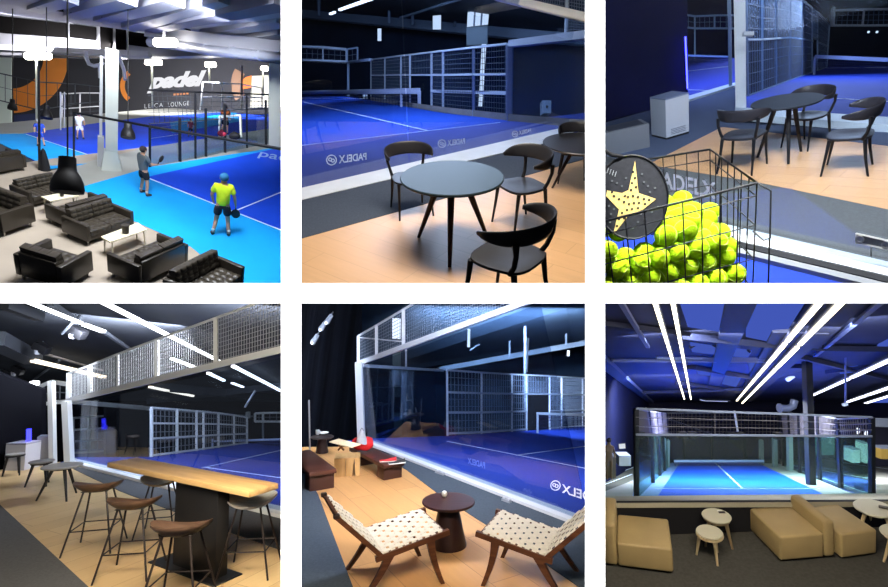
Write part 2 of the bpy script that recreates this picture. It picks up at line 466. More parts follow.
# ================================================================ BAY: cafe table beside the glass (top middle)
B = Bay(452, 248, 4.1, 27)
A_ = B.fl(299, 189.3); B_ = B.fl(588, 122.7); C_ = at(372, 99, 19)
CT = Plane(A_, B_, C_)
GL = Plane(A_, B_, A_+B.N)
M_floorwood = plank_mat('oak_vinyl_floor', (224, 180, 132), (218, 173, 125), (203, 160, 115), rough=.38, bw=1.6, rh=.22, rot=R(35), scale=1)
M_carpet = mat('slate_carpet', (74, 82, 96), .95, noise=(60, .12), spec=.1)
M_kerb = mat('white_kerb_paint', (226, 230, 236), .6, noise=(5, .05))
M_court = mat('royal_blue_turf', (14, 60, 166), .8, noise=(1.2, .08), spec=.2)
M_court_refl = mat('turf_painted_reflection', (40, 58, 146), .8, noise=(1.2, .08), spec=.2)
M_line = mat('court_line_white', (215, 228, 250), .7)
M_wallnavy = mat('navy_black_hall_wall', (26, 38, 60), .85, noise=(.4, .2), spec=.1)
M_ceil = mat('dark_hall_ceiling', (50, 60, 78), .85, noise=(.3, .15), spec=.1)
M_beam = mat('grey_roof_steel', (84, 100, 122), .6)
M_chair = mat('black_plastic_shell', (40, 40, 45), .42, spec=.45)
M_chairleg = mat('black_plastic_leg', (22, 22, 26), .45)
M_top = mat('slate_green_laminate', (34, 50, 56), .45, spec=.4)
M_legwood = wood_mat('black_stained_ash', (30, 20, 20), (52, 30, 28), axis='Z')
M_glass = glass_mat('court_glass', (222, 230, 240), .05)
M_glassfar = glass_mat('court_glass_far', (214, 226, 238), .008, .2, white=.02)
M_logo = mat('pale_vinyl_lettering', (236, 240, 255), .6)
M_beige = mat('pale_concrete_ledge', (128, 128, 128), .8, noise=(3, .1))
B.floor_poly('floor', [(296, 239.8), (588, 158), (640, 300), (296, 300)], M_floorwood)
B.floor_poly('floor', [(296, 200.5), (588, 133), (588, 158), (296, 239.8)], M_carpet, h=.004)
# raised kerb along the court
k = MB(); p = [B.fl(296, 201.8), B.fl(588, 133.5)]; q = [CT.hit(296, 190.2), CT.hit(588, 122.3)]
k.hexa([p[0]-B.N*.06, p[1]-B.N*.06, q[1]-B.N*.06, q[0]-B.N*.06, p[0]+B.N*.012, p[1]+B.N*.012, q[1]+B.N*.012, q[0]+B.N*.012])
struct(k, 'kerb', M_kerb, smooth=False)
CT.poly('court_floor', [(299, 96.8), (345, 96.5), (372, 100.5), (443, 113), (507, 120), (588, 128.5), (588, 120), (588, 122.4), (299, 189.6)][:5]+[(588, 128), (588, 122.4), (299, 189.6)], M_court)
CT.poly('court_apron', [(299, 145.3), (443, 129), (588, 112.5), (588, 122.5), (299, 189.4)], M_court_refl, h=.006)  # violet tint paints the glass reflection on the near court strip
k = MB()
CT.stripe(k, (299, 145.5), (500, 122.3), 1.3); CT.stripe(k, (304, 102), (428, 130.5), 1.2); CT.stripe(k, (299, 98), (368, 98.5), .6)
struct(k, 'court_line', M_line, smooth=False)
# hall behind
slab_px('wall_back', [(290, 160), (600, 160), (600, 34), (290, 10)], [46, 30, 30, 46], M_wallnavy)
slab_px('ceiling', [(290, 14), (600, 40), (600, -60), (290, -60)], [45, 29.5, 14, 16], M_ceil)
k = MB(); k.bar(at(290, 13, 40), at(600, 42, 27), .3, .55); struct(k, 'beam', M_beam, smooth=False)
for (x, y0, y1) in ((319, -6, 14), (389, -6, 22), (412.5, -6, 24), (455, 2, 30)):
    k = MB(); k.bar(at(x, y0, 30), at(x, y1, 32), .16, .16); struct(k, 'beam', M_beam, smooth=False)
k = MB(); k.bar(at(400, 18, 30), at(470, -4, 22), .1, .1); struct(k, 'beam', M_beam, smooth=False)
M_day = lamp_mat('daylight_pane', (225, 238, 255), 1.5)
M_grime = mat('grey_lintel_panel', (82, 98, 112), .7)
def window_px(name, quad, d, mdiv=0, m=M_day):
    f = slab_px(name, quad, [d]*4, m, ext=.05)
    if mdiv:
        for i in range(1, mdiv):
            t = i/mdiv; k = MB(); a = lerp(at(*quad[0], d-.05), at(*quad[1], d-.05), t); b2 = lerp(at(*quad[3], d-.05), at(*quad[2], d-.05), t)
            k.bar(a, b2, .09, .09); k.build('window_frame', M_beam, f, smooth=False)
        k = MB(); k.bar(lerp(at(*quad[0], d-.05), at(*quad[3], d-.05), .78), lerp(at(*quad[1], d-.05), at(*quad[2], d-.05), .78), .08, .08); k.build('window_frame', M_beam, f, smooth=False)
    return f
window_px('window_1', [(377.6, 40.5), (381.2, 40.5), (381.2, 28.5), (377.6, 28.5)], 29)
window_px('window_2', [(432.8, 29), (441, 29), (441, 15), (432.8, 15.8)], 28)
window_px('window_3', [(467, 26.5), (488, 24), (490, 1.5), (468, 6.8)], 26, 3)
slab_px('wall_panel', [(466.5, 45), (487.5, 44), (487.5, 24.5), (466.5, 27)], [26.5]*4, M_grime)
window_px('window_4', [(478.5, 106), (482.5, 106), (486.3, 44), (481.8, 44)], 26)
# fluorescent line on the roof
M_tube = lamp_mat('cool_tube_light', (235, 245, 255), 5)
k = MB(); k.bar(at(339.5, 9.8, 16), at(372, -1.5, 12), .07, .05); single(k, 'tube_light', M_tube, 'long bright tube light running up to the roof edge above the court', 'ceiling light')
k = MB(); k.bar(at(330, 14, 17), at(335, 12.2, 16.5), .06, .05); single(k, 'tube_light', M_tube, 'short bright stub of tube light below the end of the long roof tube', 'ceiling light')
# rear fence (left) : upper band of netting over dark wall
def ctp(x, y): return CT.hit(x, y)
def pair(b, t, plane=CT):
    o = []
    for (x, y), (x2, y2) in zip(b, t):
        p = plane.hit(x, y); o.append((p, B.up(p, x2, y2)))
    return [q[0] for q in o], [q[1] for q in o]
M_steelb = mat('blue_grey_fence_steel', (120, 140, 172), .5)
M_steelw = mat('pale_fence_steel', (160, 176, 200), .5)
M_wireb = mat('blue_grey_fence_wire', (70, 84, 108), .6)
dl = 30
fence('court_fence', 'netting band on the rear cage of the blue court, above the net', [at(296, 59.8, dl), at(323, 60.8, dl), at(346.3, 62, dl)], [at(296, 46.3, dl), at(323, 47.6, dl), at(346.3, 49.5, dl)], M_steelw, M_wireb, .07, (0, 1), .12, .3, .025)
fence('court_fence', 'small end netting panel with tall post beside the rear band', [at(347.2, 62, dl), at(357.5, 60.5, dl)], [at(347.2, 49.3, dl), at(357.5, 47.5, dl)], M_steelb, M_wireb, .08, (0, 1), .07, .3, .025)
k = MB(); k.bar(at(348.3, 62.5, dl-.1), at(348.3, 97, dl-.1), .11, .11); single(k, 'cage_post', M_steelb, 'thin upright post under the rear netting band', 'post')
k = MB(); k.bar(at(348, 62.3, dl), at(371, 59.7, 20), .1, .1); single(k, 'cage_rail', M_steelb, 'slim rail joining the rear netting band to the side fence', 'rail')
# side fence (long)
bx = [(371, 100), (385, 102.3), (401, 105), (410, 106.5), (431.5, 110), (443, 112), (473.5, 116), (507, 120)]
tx = [(371, 59.5), (385, 57.8), (401, 55.6), (410, 54.8), (431.5, 52.2), (443, 51), (473.5, 47.5), (507, 44)]
bs, ts = pair(bx, tx)
fence('court_fence', 'long white-framed netting fence with a dark gateway, along the far side of the court', bs, ts, M_steelw, M_wireb, .05, (.04, .62, 1), .035, .09, .0085, skip=(3,))
k = MB()
for a, b2 in ((3, 4),):
    pass
f2 = fence('court_fence', 'gateway frame over the dark opening in the side fence', [lerp(bs[3], ts[3], .62), lerp(bs[4], ts[4], .62)], [ts[3], ts[4]], M_steelw, M_wireb, .045, (0, 1), .035, .13, .009)
for i0, i1 in ((4, 6), (6, 7)):
    pass
k = MB(); k.bar(lerp(bs[4], ts[4], .34), lerp(bs[7], ts[7], .37), .05, .06); single(k, 'fence_rail', M_steelw, 'extra middle rail on the right half of the side fence', 'rail')
# glass end wall on the right, with heavy top rail
g0 = CT.hit(509.5, 120.5); g1 = CT.hit(588, 128.5)
t0 = B.up(g0, 510.5, 44); t1 = B.up(g1, 588, 35)
gw = wthing('glass_wall', 'tall clear glass end wall with pale top rail, right of the netting fence', 'glass wall', g0)
k = MB(); k.hexa([g0, g1, g1+V((0, .03, 0)), g0+V((0, .03, 0)), t0, t1, t1+V((0, .03, 0)), t0+V((0, .03, 0))]); k.build('pane', M_glassfar, gw, True, smooth=False)
k = MB(); k.bar(t0, t1, .1, .1); k.build('top_rail', M_steelw, gw, True)
k = MB(); k.bar(g0, t0, .1, .1); k.build('post', M_steelw, gw, True)
# ledge under the fences
k = MB()
for (a, b2) in (((371, 100.5), (443, 112.5)), ((443, 112.5), (507, 120.5)), ((507, 121), (588, 129))):
    p0 = CT.hit(*a); p1 = CT.hit(*b2); bk = V((0, .5, 0))
    k.hexa([p0, p1, p1+bk, p0+bk, p0+B.N*.12, p1+B.N*.12, p1+bk+B.N*.12, p0+bk+B.N*.12])
struct(k, 'ledge', M_beige, smooth=False)
# net
n0 = CT.hit(299, 99.8); n1 = CT.hit(419.3, 108)
nt0 = B.up(n0, 299, 92.6); nt1 = B.up(n1, 419.3, 91)
M_netcord = mat('net_mesh_dark', (24, 34, 74), .8); M_netband = mat('net_band', (150, 165, 205), .7)
nw = wthing('court_net', 'low court net with pale top band and square end post', 'net', n1)
k = MB(); k.bar(nt0, nt1, .05, .14); k.build('top_band', M_netband, nw, True)
k = MB(); netting(k, n0, n1, nt1, nt0, 60, 5, .012); k.build('netting', M_netcord, nw, True, smooth=False)
k = MB(); k.bar(n1, nt1, .09, .09); k.build('post', M_netband, nw, True)
k = MB(); k.bar(lerp(n0, n1, .915), lerp(nt0, nt1, .915), .07, .07); k.build('post', M_netband, nw, True)
# small white bins
M_bin = mat('white_bin_plastic', (168, 184, 206), .5)
def small_bin(name, label, x0, x1, y0, y1, d):
    t = wthing(name, label, 'bin', at((x0+x1)/2, y1, d))
    k = MB(); a = at(x0, y1, d); b2 = at(x1, y1, d); bk = V((0, .35, .05)); u = at(x0, y0, d)-a; tp = (b2-a)*.04
    k.hexa([a+tp, b2-tp, b2-tp+bk, a+tp+bk, a+u, b2+u, b2+u+bk, a+u+bk]); k.build('body', M_bin, t, True, smooth=False)
    k = MB(); c = lerp(a, b2, .5)+u*.5-V((0, .01, 0)); s = (b2-a)*.12
    k.hexa([c-s-u*.12, c+s-u*.12, c+s-u*.12+V((0, .02, 0)), c-s-u*.12+V((0, .02, 0)), c-s+u*.1, c+s+u*.1, c+s+u*.1+V((0, .02, 0)), c-s+u*.1+V((0, .02, 0))]); k.build('slot', M_blackmetal, t, True, smooth=False)
    return t
small_bin('waste_bin', 'small white bin with dark slot behind the glass end wall', 542.5, 551.3, 100.3, 113.2, 12.5)
small_bin('waste_bin', 'tiny pale bin at the far end of the net', 362.5, 366.6, 90.3, 97, 26)
# glass front wall with lettering, panes jointed at x = 409
e0 = CT.hit(299, 189.5); e1 = CT.hit(588, 122.6); em = CT.hit(409.5, 164)
Hh = B.N*3.0
for a, b2, lb in ((e0, em, 'clear glass pane standing behind the chair, left of the joint'), (em, e1, 'clear glass pane standing behind the tables, right of the joint')):
    u = (b2-a).normalized()*.012; k = MB(); n = GL.N*-.012
    k.hexa([a+u, b2-u, b2-u+n, a+u+n, a+u+Hh, b2-u+Hh, b2-u+n+Hh, a+u+n+Hh])
    single(k, 'glass_screen', M_glass, lb, 'glass wall', 'glass front of the court', smooth=False)
def logo(name, label, quad, circ, mirror=True, m=M_logo, body='PADELX', plane=GL, h=.004):
    q = [plane.hit(*c, h) for c in quad]
    k = MB(); letters(k, body, q, mirror, bold=.02)
    if circ:
        c = [plane.hit(circ[0]+dx, circ[1]+dy, h) for dx, dy in ((-circ[2], circ[2]), (circ[2], circ[2]), (circ[2], -circ[2]), (-circ[2], -circ[2]))]
        ring_mark(k, c, (.5, .5), .4, .5); ring_mark(k, c, (.38, .55), .1, .19, 12); ring_mark(k, c, (.62, .45), .1, .19, 12)
    return single(k, name, m, label, 'lettering', smooth=False)
logo('wall_lettering', 'mirrored club lettering with ring mark low on the glass left of the chair', [(339, 163.5), (366.5, 159.6), (366.5, 152.8), (339, 155.6)], (331.5, 160, 5.4))
logo('wall_lettering', 'mirrored club lettering with ring mark low on the glass above the round table', [(447.5, 146), (465, 143.6), (465, 138.2), (447.5, 140.3)], (442, 143.6, 4.2))
logo('wall_lettering', 'faint mirrored club lettering on the glass left of the second table', [(519, 135), (531, 132.4), (531, 128.4), (519, 130.6)], (515, 134, 3.2))
# overhead white beam with netting (top right corner)
k = MB(); k.bar(at(495, -4, 6.2), at(592, 19.3, 5.4), .08, .08); single(k, 'cage_beam', mat('bright_white_steel', (244, 247, 252), .5), 'thick white cage beam crossing the top right corner overhead', 'beam')
fence('court_fence', 'netting above the white overhead beam', [at(528, 2, 6.0), at(567, 11, 5.65), at(592, 17, 5.42)], [at(528, -20, 6.0), at(567, -20, 5.65), at(592, -20, 5.42)], M_steelw, M_wireb, .03, (1,), .03, .035, .006)
fence('court_fence', 'narrow netting strip hanging under the overhead beam at its right end', [at(565.5, 36, 8.9), at(590, 33.5, 8.6)], [at(566.5, 17, 8.9), at(590, 21.5, 8.6)], M_steelw, M_wireb, .045, (0,), .04, .05, .008, posts=(0,))
# tables and chairs
t = B.thing('round_table', 'round table with slate green top and three tapered legs, nearest the front', 'table', 452, 247, 0, 1)
make_round_table(t, .79, .60, M_top, M_legwood, 3, -93, .34)
t = B.thing('round_table', 'second round table cut by the right edge, behind the first', 'table', 577, 188, 0, .76)
M_top2 = mat('dark_laminate', (44, 44, 50), .35)
make_round_table(t, 1.05, .62, M_top2, M_legwood, 3, -60, .34)
c1 = make_chair(B.thing('cafe_chair', 'black chair left of the round table, its back to the glass', 'chair', 412, 212, 200, .77, group=None), M_chair, M_chairleg)
def chair(lb, x, y, yaw, s):
    c = copy_tree(c1); B.place(c, x, y, yaw, s); c['label'] = lb; return c
chair('black chair right of the round table, seat showing towards us', 519, 225, 118, .84)
cf = chair('black chair in front, seen from behind at the bottom edge', 505, 305, 52, .98); cf.matrix_world = cf.matrix_world @ Matrix.Diagonal((1, 1, .88, 1))
chair('black chair mostly hidden behind the second table', 572, 180, 170, .72)
light('cafe_added_light', at(470, -190, 2.7), B.fl(470, 235), 1.6, .8, 125, (255, 244, 228))  # added light out of view above, brightens tables and floor
light('court_added_light', at(430, -70, 8.5), CT.hit(420, 130), 4, 2, 420, (225, 235, 255))  # added unseen light for the near court
light('court_added_light', at(440, -40, 18), at(440, 60, 32), 8, 3, 4500, (215, 228, 255))  # added unseen light for the far hall
end_bay([side_plane(299.0, -1), side_plane(587.4, 1), level_plane(285.0, -1)])
# ================================================================ BAY: ball basket and second cafe table (top right)
B = Bay(785, 160, 6.06, 18, 4)
M_carpetb = mat('blue_grey_carpet', (86, 98, 124), .95, noise=(40, .1), spec=.1)
M_carpetd = mat('dark_grey_carpet', (98, 100, 100), .95, noise=(50, .1), spec=.1)
M_floorwood3 = plank_mat('oak_vinyl_floor_pale', (232, 180, 124), (222, 168, 112), (180, 134, 90), rough=.4, bw=1.4, rh=.25, rot=R(20))
M_wallblue = mat('midnight_blue_curtain_wall', (14, 18, 62), .9, noise=(.8, .25), spec=.05)
M_walldark = mat('midnight_hall_wall', (15, 24, 42), .9, noise=(.5, .2), spec=.05)
M_court3 = mat('cobalt_turf', (26, 56, 168), .8, noise=(1.2, .06), spec=.2)
M_steelt = mat('teal_grey_steel', (128, 152, 178), .5)
M_wiret = mat('teal_grey_wire', (98, 122, 150), .6)
M_post = mat('pale_cage_post', (226, 232, 240), .45)
B.floor_poly('floor', [(600, 124), (690, 99), (737, 84), (747, 110), (892, 128), (892, 263), (746, 230), (600, 196)], M_carpetb)
B.floor_poly('floor', [(722, 127), (892, 146.5), (892, 210), (757, 182), (648, 164.5)], M_floorwood3, h=.006)
B.floor_poly('floor', [(600, 155), (648, 164.5), (757, 182), (892, 210), (892, 263), (746, 230), (600, 196)], M_carpetd, h=.004)
B.floor_poly('floor', [(600, 196), (746, 230), (892, 263.5), (892, 345), (600, 345)], M_court3, h=-.01)
def strip(name, y0, y1, m, h, th):   # a raised strip along the near kerb
    k = MB(); p = [B.fl(600, y0[0], h), B.fl(892, y0[1], h), B.fl(892, y1[1], h), B.fl(600, y1[0], h)]
    k.poly([q for q in p], -B.N*th); return struct(k, name, m, smooth=False)
M_kerbb = mat('bluish_white_kerb', (200, 214, 226), .6)
M_gap = mat('dark_gasket', (16, 24, 34), .7); M_alu = mat('aluminium_sill', (120, 130, 142), .5)
strip('kerb', (195, 262.5), (208, 276.5), M_kerbb, .05, .07)
strip('trim_1', (208, 276.5), (213, 283), M_gap, .04, .05)
strip('trim_2', (213, 283), (219, 290), M_alu, .03, .04)
# far court, seen over the kerb
A_ = B.fl(746, 112); B_ = B.fl(892, 127); C_ = at(860, 66, 20)
CT = Plane(A_, B_, C_)
CT.poly('court_floor', [(735, 112), (746, 96), (792, 79), (826, 67), (892, 66), (892, 120), (746, 111)], M_court3)
k = MB(); CT.stripe(k, (818, 97), (892, 101.3), .9); CT.stripe(k, (826, 68), (892, 67), .5); struct(k, 'court_line', M_line, smooth=False)
k = MB(); p = [CT.hit(735, 116.5), CT.hit(892, 129.5), CT.hit(892, 121), CT.hit(735, 110)]
k.poly([q+B.N*.05 for q in p], -B.N*.1); struct(k, 'kerb', M_kerbb, smooth=False)
slab_px('wall_back', [(732, 130), (900, 130), (900, -60), (732, -60)], [26, 26, 26, 26], M_walldark)
# left side: curtain wall, small court beyond
w0 = B.fl(596, 123); w1 = B.fl(688, 99.5)
k = MB(); hgt = B.N*6; k.hexa([w0, w1, w1+V((.05, .1, 0)), w0+V((.05, .1, 0)), w0+hgt, w1+hgt, w1+V((.05, .1, 0))+hgt, w0+V((.05, .1, 0))+hgt]); struct(k, 'wall_left', M_wallblue, smooth=False)
CT2 = Plane(B.fl(690, 100), B.fl(737, 86), at(710, 58, 18))
CT2.poly('court_floor', [(684, 101), (684, 56), (738, 58), (738, 86)], mat('deep_blue_turf', (26, 46, 160), .8))
k = MB(); CT2.stripe(k, (684, 71.5), (730, 66), .6); CT2.stripe(k, (684, 89.5), (712, 90.5), .6); struct(k, 'court_line', M_line, smooth=False)
k = MB(); k.poly([B.fl(686, 102.5)+B.N*.04, B.fl(738, 86.5)+B.N*.04, B.fl(738, 83.5)+B.N*.04, B.fl(686, 98.5)+B.N*.04], -B.N*.06); struct(k, 'kerb', M_kerbb, smooth=False)
slab_px('wall_back', [(676, 100), (742, 100), (742, -60), (676, -60)], [24]*4, M_wallblue)
dl = 17
fence('court_fence', 'pale netting band hanging across the dark blue corner left of the white post', [at(682, 27, dl), at(694.8, 28.3, dl), at(714.5, 28.3, dl), at(738, 28.5, dl)], [at(682, 14.3, dl), at(694.8, 16.3, dl), at(714.5, 15.5, dl), at(738, 15.2, dl)], M_steelt, M_wiret, .04, (0, 1), .045, .16, .012)
k = MB(); k.bar(at(694.8, 29.5, dl-.1), at(694.8, 59, dl-.1), .035, .035); single(k, 'cage_post', M_steelt, 'thin dark blue post dropping from the left netting band', 'post')
t = wthing('court_net', 'pale blue net tape running low across the small court on the left', 'net', at(678, 57, 15))
k = MB(); k.bar(at(677, 55.3, 15), at(729, 57, 15), .04, .05); k.build('top_band', mat('blue_net_tape', (120, 150, 220), .6), t, True)
k = MB(); netting(k, at(677, 62, 15.1), at(729, 64, 15.1), at(729, 57, 15.1), at(677, 55.3, 15.1), 40, 4, .008); k.build('netting', M_netcord, t, True, smooth=False)
# blue tube light against the wall
M_bluetube = lamp_mat('blue_neon', (50, 50, 255), 26)
pb = B.fl(683.8, 101.5); k = MB(); k.path([B.up(pb, 684, 91.5)-V((0, .14, 0)), B.up(pb, 681.8, 40.5)-V((0, .14, 0))], .013, 8)
single(k, 'neon_tube', M_bluetube, 'upright glowing blue tube light behind the white bin', 'light')
# cage corner posts
def upost(x0, y0, x1, y1, w, m, name, label, cat='post'):
    a = B.fl(x0, y0); k = MB(); k.bar(a, B.up(a, x1, y1), w, w); return single(k, name, m, label, cat)
upost(741, 108, 739.5, -8, .155, M_post, 'cage_post', 'thick white cage post running from floor to top, behind the first chair')
upost(730.6, 87.5, 729, -8, .06, M_steelt, 'cage_post', 'thinner pale post just left of the thick white post')
k = MB(); a = at(743, 34, 7.3); k.bar(a, at(753, 34, 7.3), .05, .05); single(k, 'door_latch', M_whitesteel, 'small white latch on the side of the thick white post', 'latch')
# side wall of the far court: glass and netting running away from us
bx = [(748, 96), (762, 90.8), (776, 85.5), (790, 80.2), (802, 76), (812, 72.5), (817.5, 70.8), (826.5, 67.5)]
tx = [(746, -22), (762, -16), (776, -12), (790, -8), (802, 0), (812, 8), (817.5, 12), (829.5, 25)]
bs = [CT.hit(*p) for p in bx]; ts = [B.up(b, *q) for b, q in zip(bs, tx)]
fence('court_fence', 'tall grey-blue side fence running away behind the cafe table to the far wall', bs, ts, M_steelt, M_wiret, .05, (.0, .5, 1), .04, .22, .011, skip=(5,))
fence('court_fence', 'gate header over the narrow dark gateway in the tall side fence', [lerp(bs[5], ts[5], .55), lerp(bs[6], ts[6], .55)], [ts[5], ts[6]], M_steelt, M_wiret, .04, (0,), .05, .17, .02)
gz = wthing('glass_wall', 'hazy glass sheet lining the tall side fence', 'glass wall', bs[0])
k = MB(); o_ = V((-.06, -.06, 0)); k.hexa([bs[0]+o_, bs[5]+o_, bs[5]+o_*1.3, bs[0]+o_*1.3, ts[0]+o_, ts[5]+o_, ts[5]+o_*1.3, ts[0]+o_*1.3]); k.build('pane', glass_mat('hazy_glass', (190, 208, 225), .01, .3, white=.10), gz, True, smooth=False)
# rear netting band and net on the right
dl = 22
fence('court_fence', 'pale netting band across the far wall at the top right', [at(831, 25.5, dl), at(862.5, 25.5, dl), at(894, 25.5, dl)], [at(832.5, 10.5, dl), at(864, 9.7, dl), at(894, 9, dl)], M_whitesteel, M_wiret, .06, (0, 1), .07, .2, .018)
k = MB(); k.bar(at(832.6, 25.5, dl-.05), at(833.4, 7.5, dl-.05), .11, .11); single(k, 'cage_post', M_whitesteel, 'short white post at the left end of the top right netting band', 'post')
nw = wthing('court_net', 'court net with pale tape crossing the far blue court on the right', 'net', CT.hit(815, 75))
n0 = CT.hit(814, 74.5); n1 = CT.hit(892, 76.5); t0 = B.up(n0, 815, 56.5); t1 = B.up(n1, 892, 60)
t0 = lerp(n0, t0, 1); k = MB(); k.bar(t0, t1, .04, .1); k.build('top_band', M_netband, nw, True)
k = MB(); netting(k, lerp(n0, t0, .35), lerp(n1, t1, .35), t1, t0, 40, 5, .01); k.build('netting', M_netcord, nw, True, smooth=False)
k = MB(); k.bar(n0, t0, .07, .07); k.build('post', M_netband, nw, True)
M_led = lamp_mat('small_white_lamp', (225, 240, 255), 2)
for x, lb in ((868.5, 'left of the two small spot lamps high on the far wall'), (877, 'right of the two small spot lamps high on the far wall')):
    k = MB(); k.ball(at(x, 32, 25.7), .055, 10, 6); single(k, 'spot_lamp', M_led, lb, 'lamp')
# bins
def block8(p0, p1, depth, hpx, h=None):
    """box on the floor: front edge p0-p1 (floor points), depth in metres"""
    x = (p1-p0); fw = B.N.cross(x).normalized()*depth
    u = B.N*h
    return [p0, p1, p1+fw, p0+fw, p0+u, p1+u, p1+fw+u, p0+fw+u]
M_binw = mat('pale_grey_bin_front', (196, 202, 214), .5); M_bins = mat('bin_side_blue_grey', (130, 142, 172), .5)
p0 = B.fl(666.5, 139.8); p1 = B.fl(689, 133.2)
t = wthing('waste_bin', 'tall white bin with a vent near its foot, standing by the dark blue wall', 'bin', p0)
q = block8(p0, p1, .42, None, .60); k = MB()
k.hexa([q[0]+B.N*.03, q[1]+B.N*.03, q[2]+B.N*.03, q[3]+B.N*.03]+q[4:]); k.build('body', M_binw, t, True, smooth=False)
n = (p1-p0).cross(B.N).normalized()*.004
k = MB(); f_ = lambda u, v: lerp(lerp(q[0], q[1], u), lerp(q[4], q[5], u), v)+n
for i in range(4):
    v0 = .1+.04*i; k.hexa([f_(.2, v0), f_(.85, v0), f_(.85, v0)-n, f_(.2, v0)-n, f_(.2, v0+.02), f_(.85, v0+.02), f_(.85, v0+.02)-n, f_(.2, v0+.02)-n])
k.build('vent', mat('grey_vent', (128, 134, 146), .5), t, True, smooth=False)
k = MB(); k.hexa([q[4]+n, q[5]+n, q[6]-n, q[7]-n]+[z+n+B.N*.02 for z in q[4:6]]+[z-n+B.N*.02 for z in q[6:]]); k.build('lid', M_bins, t, True, smooth=False)
k = MB(); k.hexa([q[0], q[1], q[2], q[3]]+[z+B.N*.028 for z in q[:4]]); k.build('base', M_blackmetal, t, True, smooth=False)
p0 = B.fl(618, 154); p1 = B.fl(650, 147)
t = wthing('waste_bin', 'low grey steel bin with dark open top beside the basket', 'bin', p0)
q = block8(p0, p1, .42, None, .31); q0 = block8(p0-(p1-p0)*.35, p1, .42, None, .36)
k = MB(); k.hexa(q0); k.build('body', mat('brushed_grey_steel', (122, 126, 134), .45), t, True, smooth=False)
c = sum(q0[4:], V())/4; k = MB(); k.hexa([lerp(c, z, .8)+B.N*.002 for z in q0[4:]]+[lerp(c, z, .8)+B.N*.012 for z in q0[4:]]); k.build('lid', mat('dark_bin_lid', (60, 64, 76), .5), t, True, smooth=False)
# table and chairs
t = B.thing('round_table', 'round dark table between the three chairs on the wood floor', 'table', 782, 158, 0, 1)
make_round_table(t, .72, .68, mat('dark_slate_laminate', (36, 40, 48), .6, spec=.2), mat('black_table_leg', (30, 30, 34), .5), 3, -75, .27)
M_shell3 = mat('graphite_plastic_shell', (44, 42, 48), .45)
c3 = make_chair(B.thing('cafe_chair', 'chair turned away from us beside the thick white post', 'chair', 742, 169, -18, .96), M_shell3, M_chairleg)
def chair3(lb, x, y, yaw, s):
    c = copy_tree(c3); B.place(c, x, y, yaw, s); c['label'] = lb; return c
chair3('chair half hidden behind the round dark table', 805, 146, 140, .86)
chair3('chair on the right edge of the wood floor facing the table', 845, 171, 80, .90)
# glass between us and the cafe, with lettering and a clamp plate
e0 = B.fl(600, 206); e1 = B.fl(892, 275.5); GL = Plane(e0, e1, e0+B.N)
k = MB(); n = GL.N*-.012; Hh = B.N*5.5; k.hexa([e0, e1, e1+n, e0+n, e0+Hh, e1+Hh, e1+n+Hh, e0+n+Hh]); single(k, 'glass_screen', M_glass, 'clear glass pane between the ball basket and the cafe floor', 'glass wall', smooth=False)
logo('wall_lettering', 'white club lettering on the glass just above the basket rim', [(655, 186), (716, 199), (716, 183), (655, 170)], None, False, mat('white_vinyl_lettering', (196, 206, 220), .6), plane=GL)
tq = [GL.hit(*p, .004) for p in ((856, 242.5), (892, 250), (892, 241.5), (856, 233.5))]
t = wthing('clamp_plate', 'small pale clamp plate with two round bolts on the glass at the right edge', 'bracket', tq[0])
M_clamp = mat('satin_steel_plate', (128, 134, 142), .4, metal=.3)
k = MB()
for a, b2 in ((0, 1), (1, 2), (2, 3), (3, 0)): k.bar(tq[a], tq[b2], .008, .012)
k.build('rim', mat('pale_plate_rim', (170, 178, 186), .5), t, True)
k = MB(); k.poly([z-GL.N*.002 for z in tq], -GL.N*.008); k.build('plate', mat('grey_plate', (96, 102, 112), .5), t, True, smooth=False)
for u in (.12, .86):
    c = quad_map(*tq, u, .5); k = MB(); s1, s2 = frame_for(GL.N)
    k.loft([[c+GL.N*z+(s1*math.cos(a)+s2*math.sin(a))*r for a in [2*PI*i/16 for i in range(16)]] for r, z in ((.03, 0), (.03, .012), (.018, .012), (.016, .006))]); k.build('bolt', M_clamp, t, True)
k = MB(); a = GL.hit(871, 246, .006); k.bar(a, GL.hit(871, 256, .006), .006, .006); k.build('pin', M_clamp, t, True)
# ---------------- wire basket
FR = at(757, 183, 1.42); BR = at(710, 149.3, 1.74); FLc = at(566, 231, 1.36); BLc = at(566, 172.5, 1.70)
dn = at(762, 330, 1.50)-FR; Hb = dn.length; dn.normalize()
M_bw = mat('black_basket_wire', (26, 28, 36), .4)
bk = wthing('ball_basket', 'black wire ball basket full of yellow balls at the front', 'basket', FR+dn*Hb)
def inset(k_): # corners at depth k_ below the rim, walls tapering slightly
    s = 1-.10*k_/Hb; c = (FR+BR+FLc+BLc)/4
    return [c+(p-c)*s+dn*k_ for p in (FLc, FR, BR, BLc)]
names = ('front_panel', 'side_panel', 'back_panel', 'side_panel')
cnt = (10, 7, 12, 7)
for j in range(4):
    k = MB(); top = inset(0); bot = inset(Hb)
    a, b2, c, d = bot[j], bot[(j+1) % 4], top[(j+1) % 4], top[j]
    for i in range(cnt[j]+1):
        u = i/cnt[j]; k.tube(lerp(a, b2, u), lerp(d, c, u), .0019, n=6)
    for hh in (.036, .12, .22, .31):
        q = inset(min(hh, Hb)); k.tube(q[j], q[(j+1) % 4], .0019, n=6)
    k.build(names[j], M_bw, bk, True)
k = MB(); top = inset(0); k.path(top+[top[0]], .0036, 8); k.build('rim', M_bw, bk, True)
k = MB(); q = inset(Hb)
for i in range(13): k.tube(lerp(q[0], q[1], i/12), lerp(q[3], q[2], i/12), .0019, n=6)
for i in range(7): k.tube(lerp(q[0], q[3], i/6), lerp(q[1], q[2], i/6), .0019, n=6)
k.build('base', M_bw, bk, True)
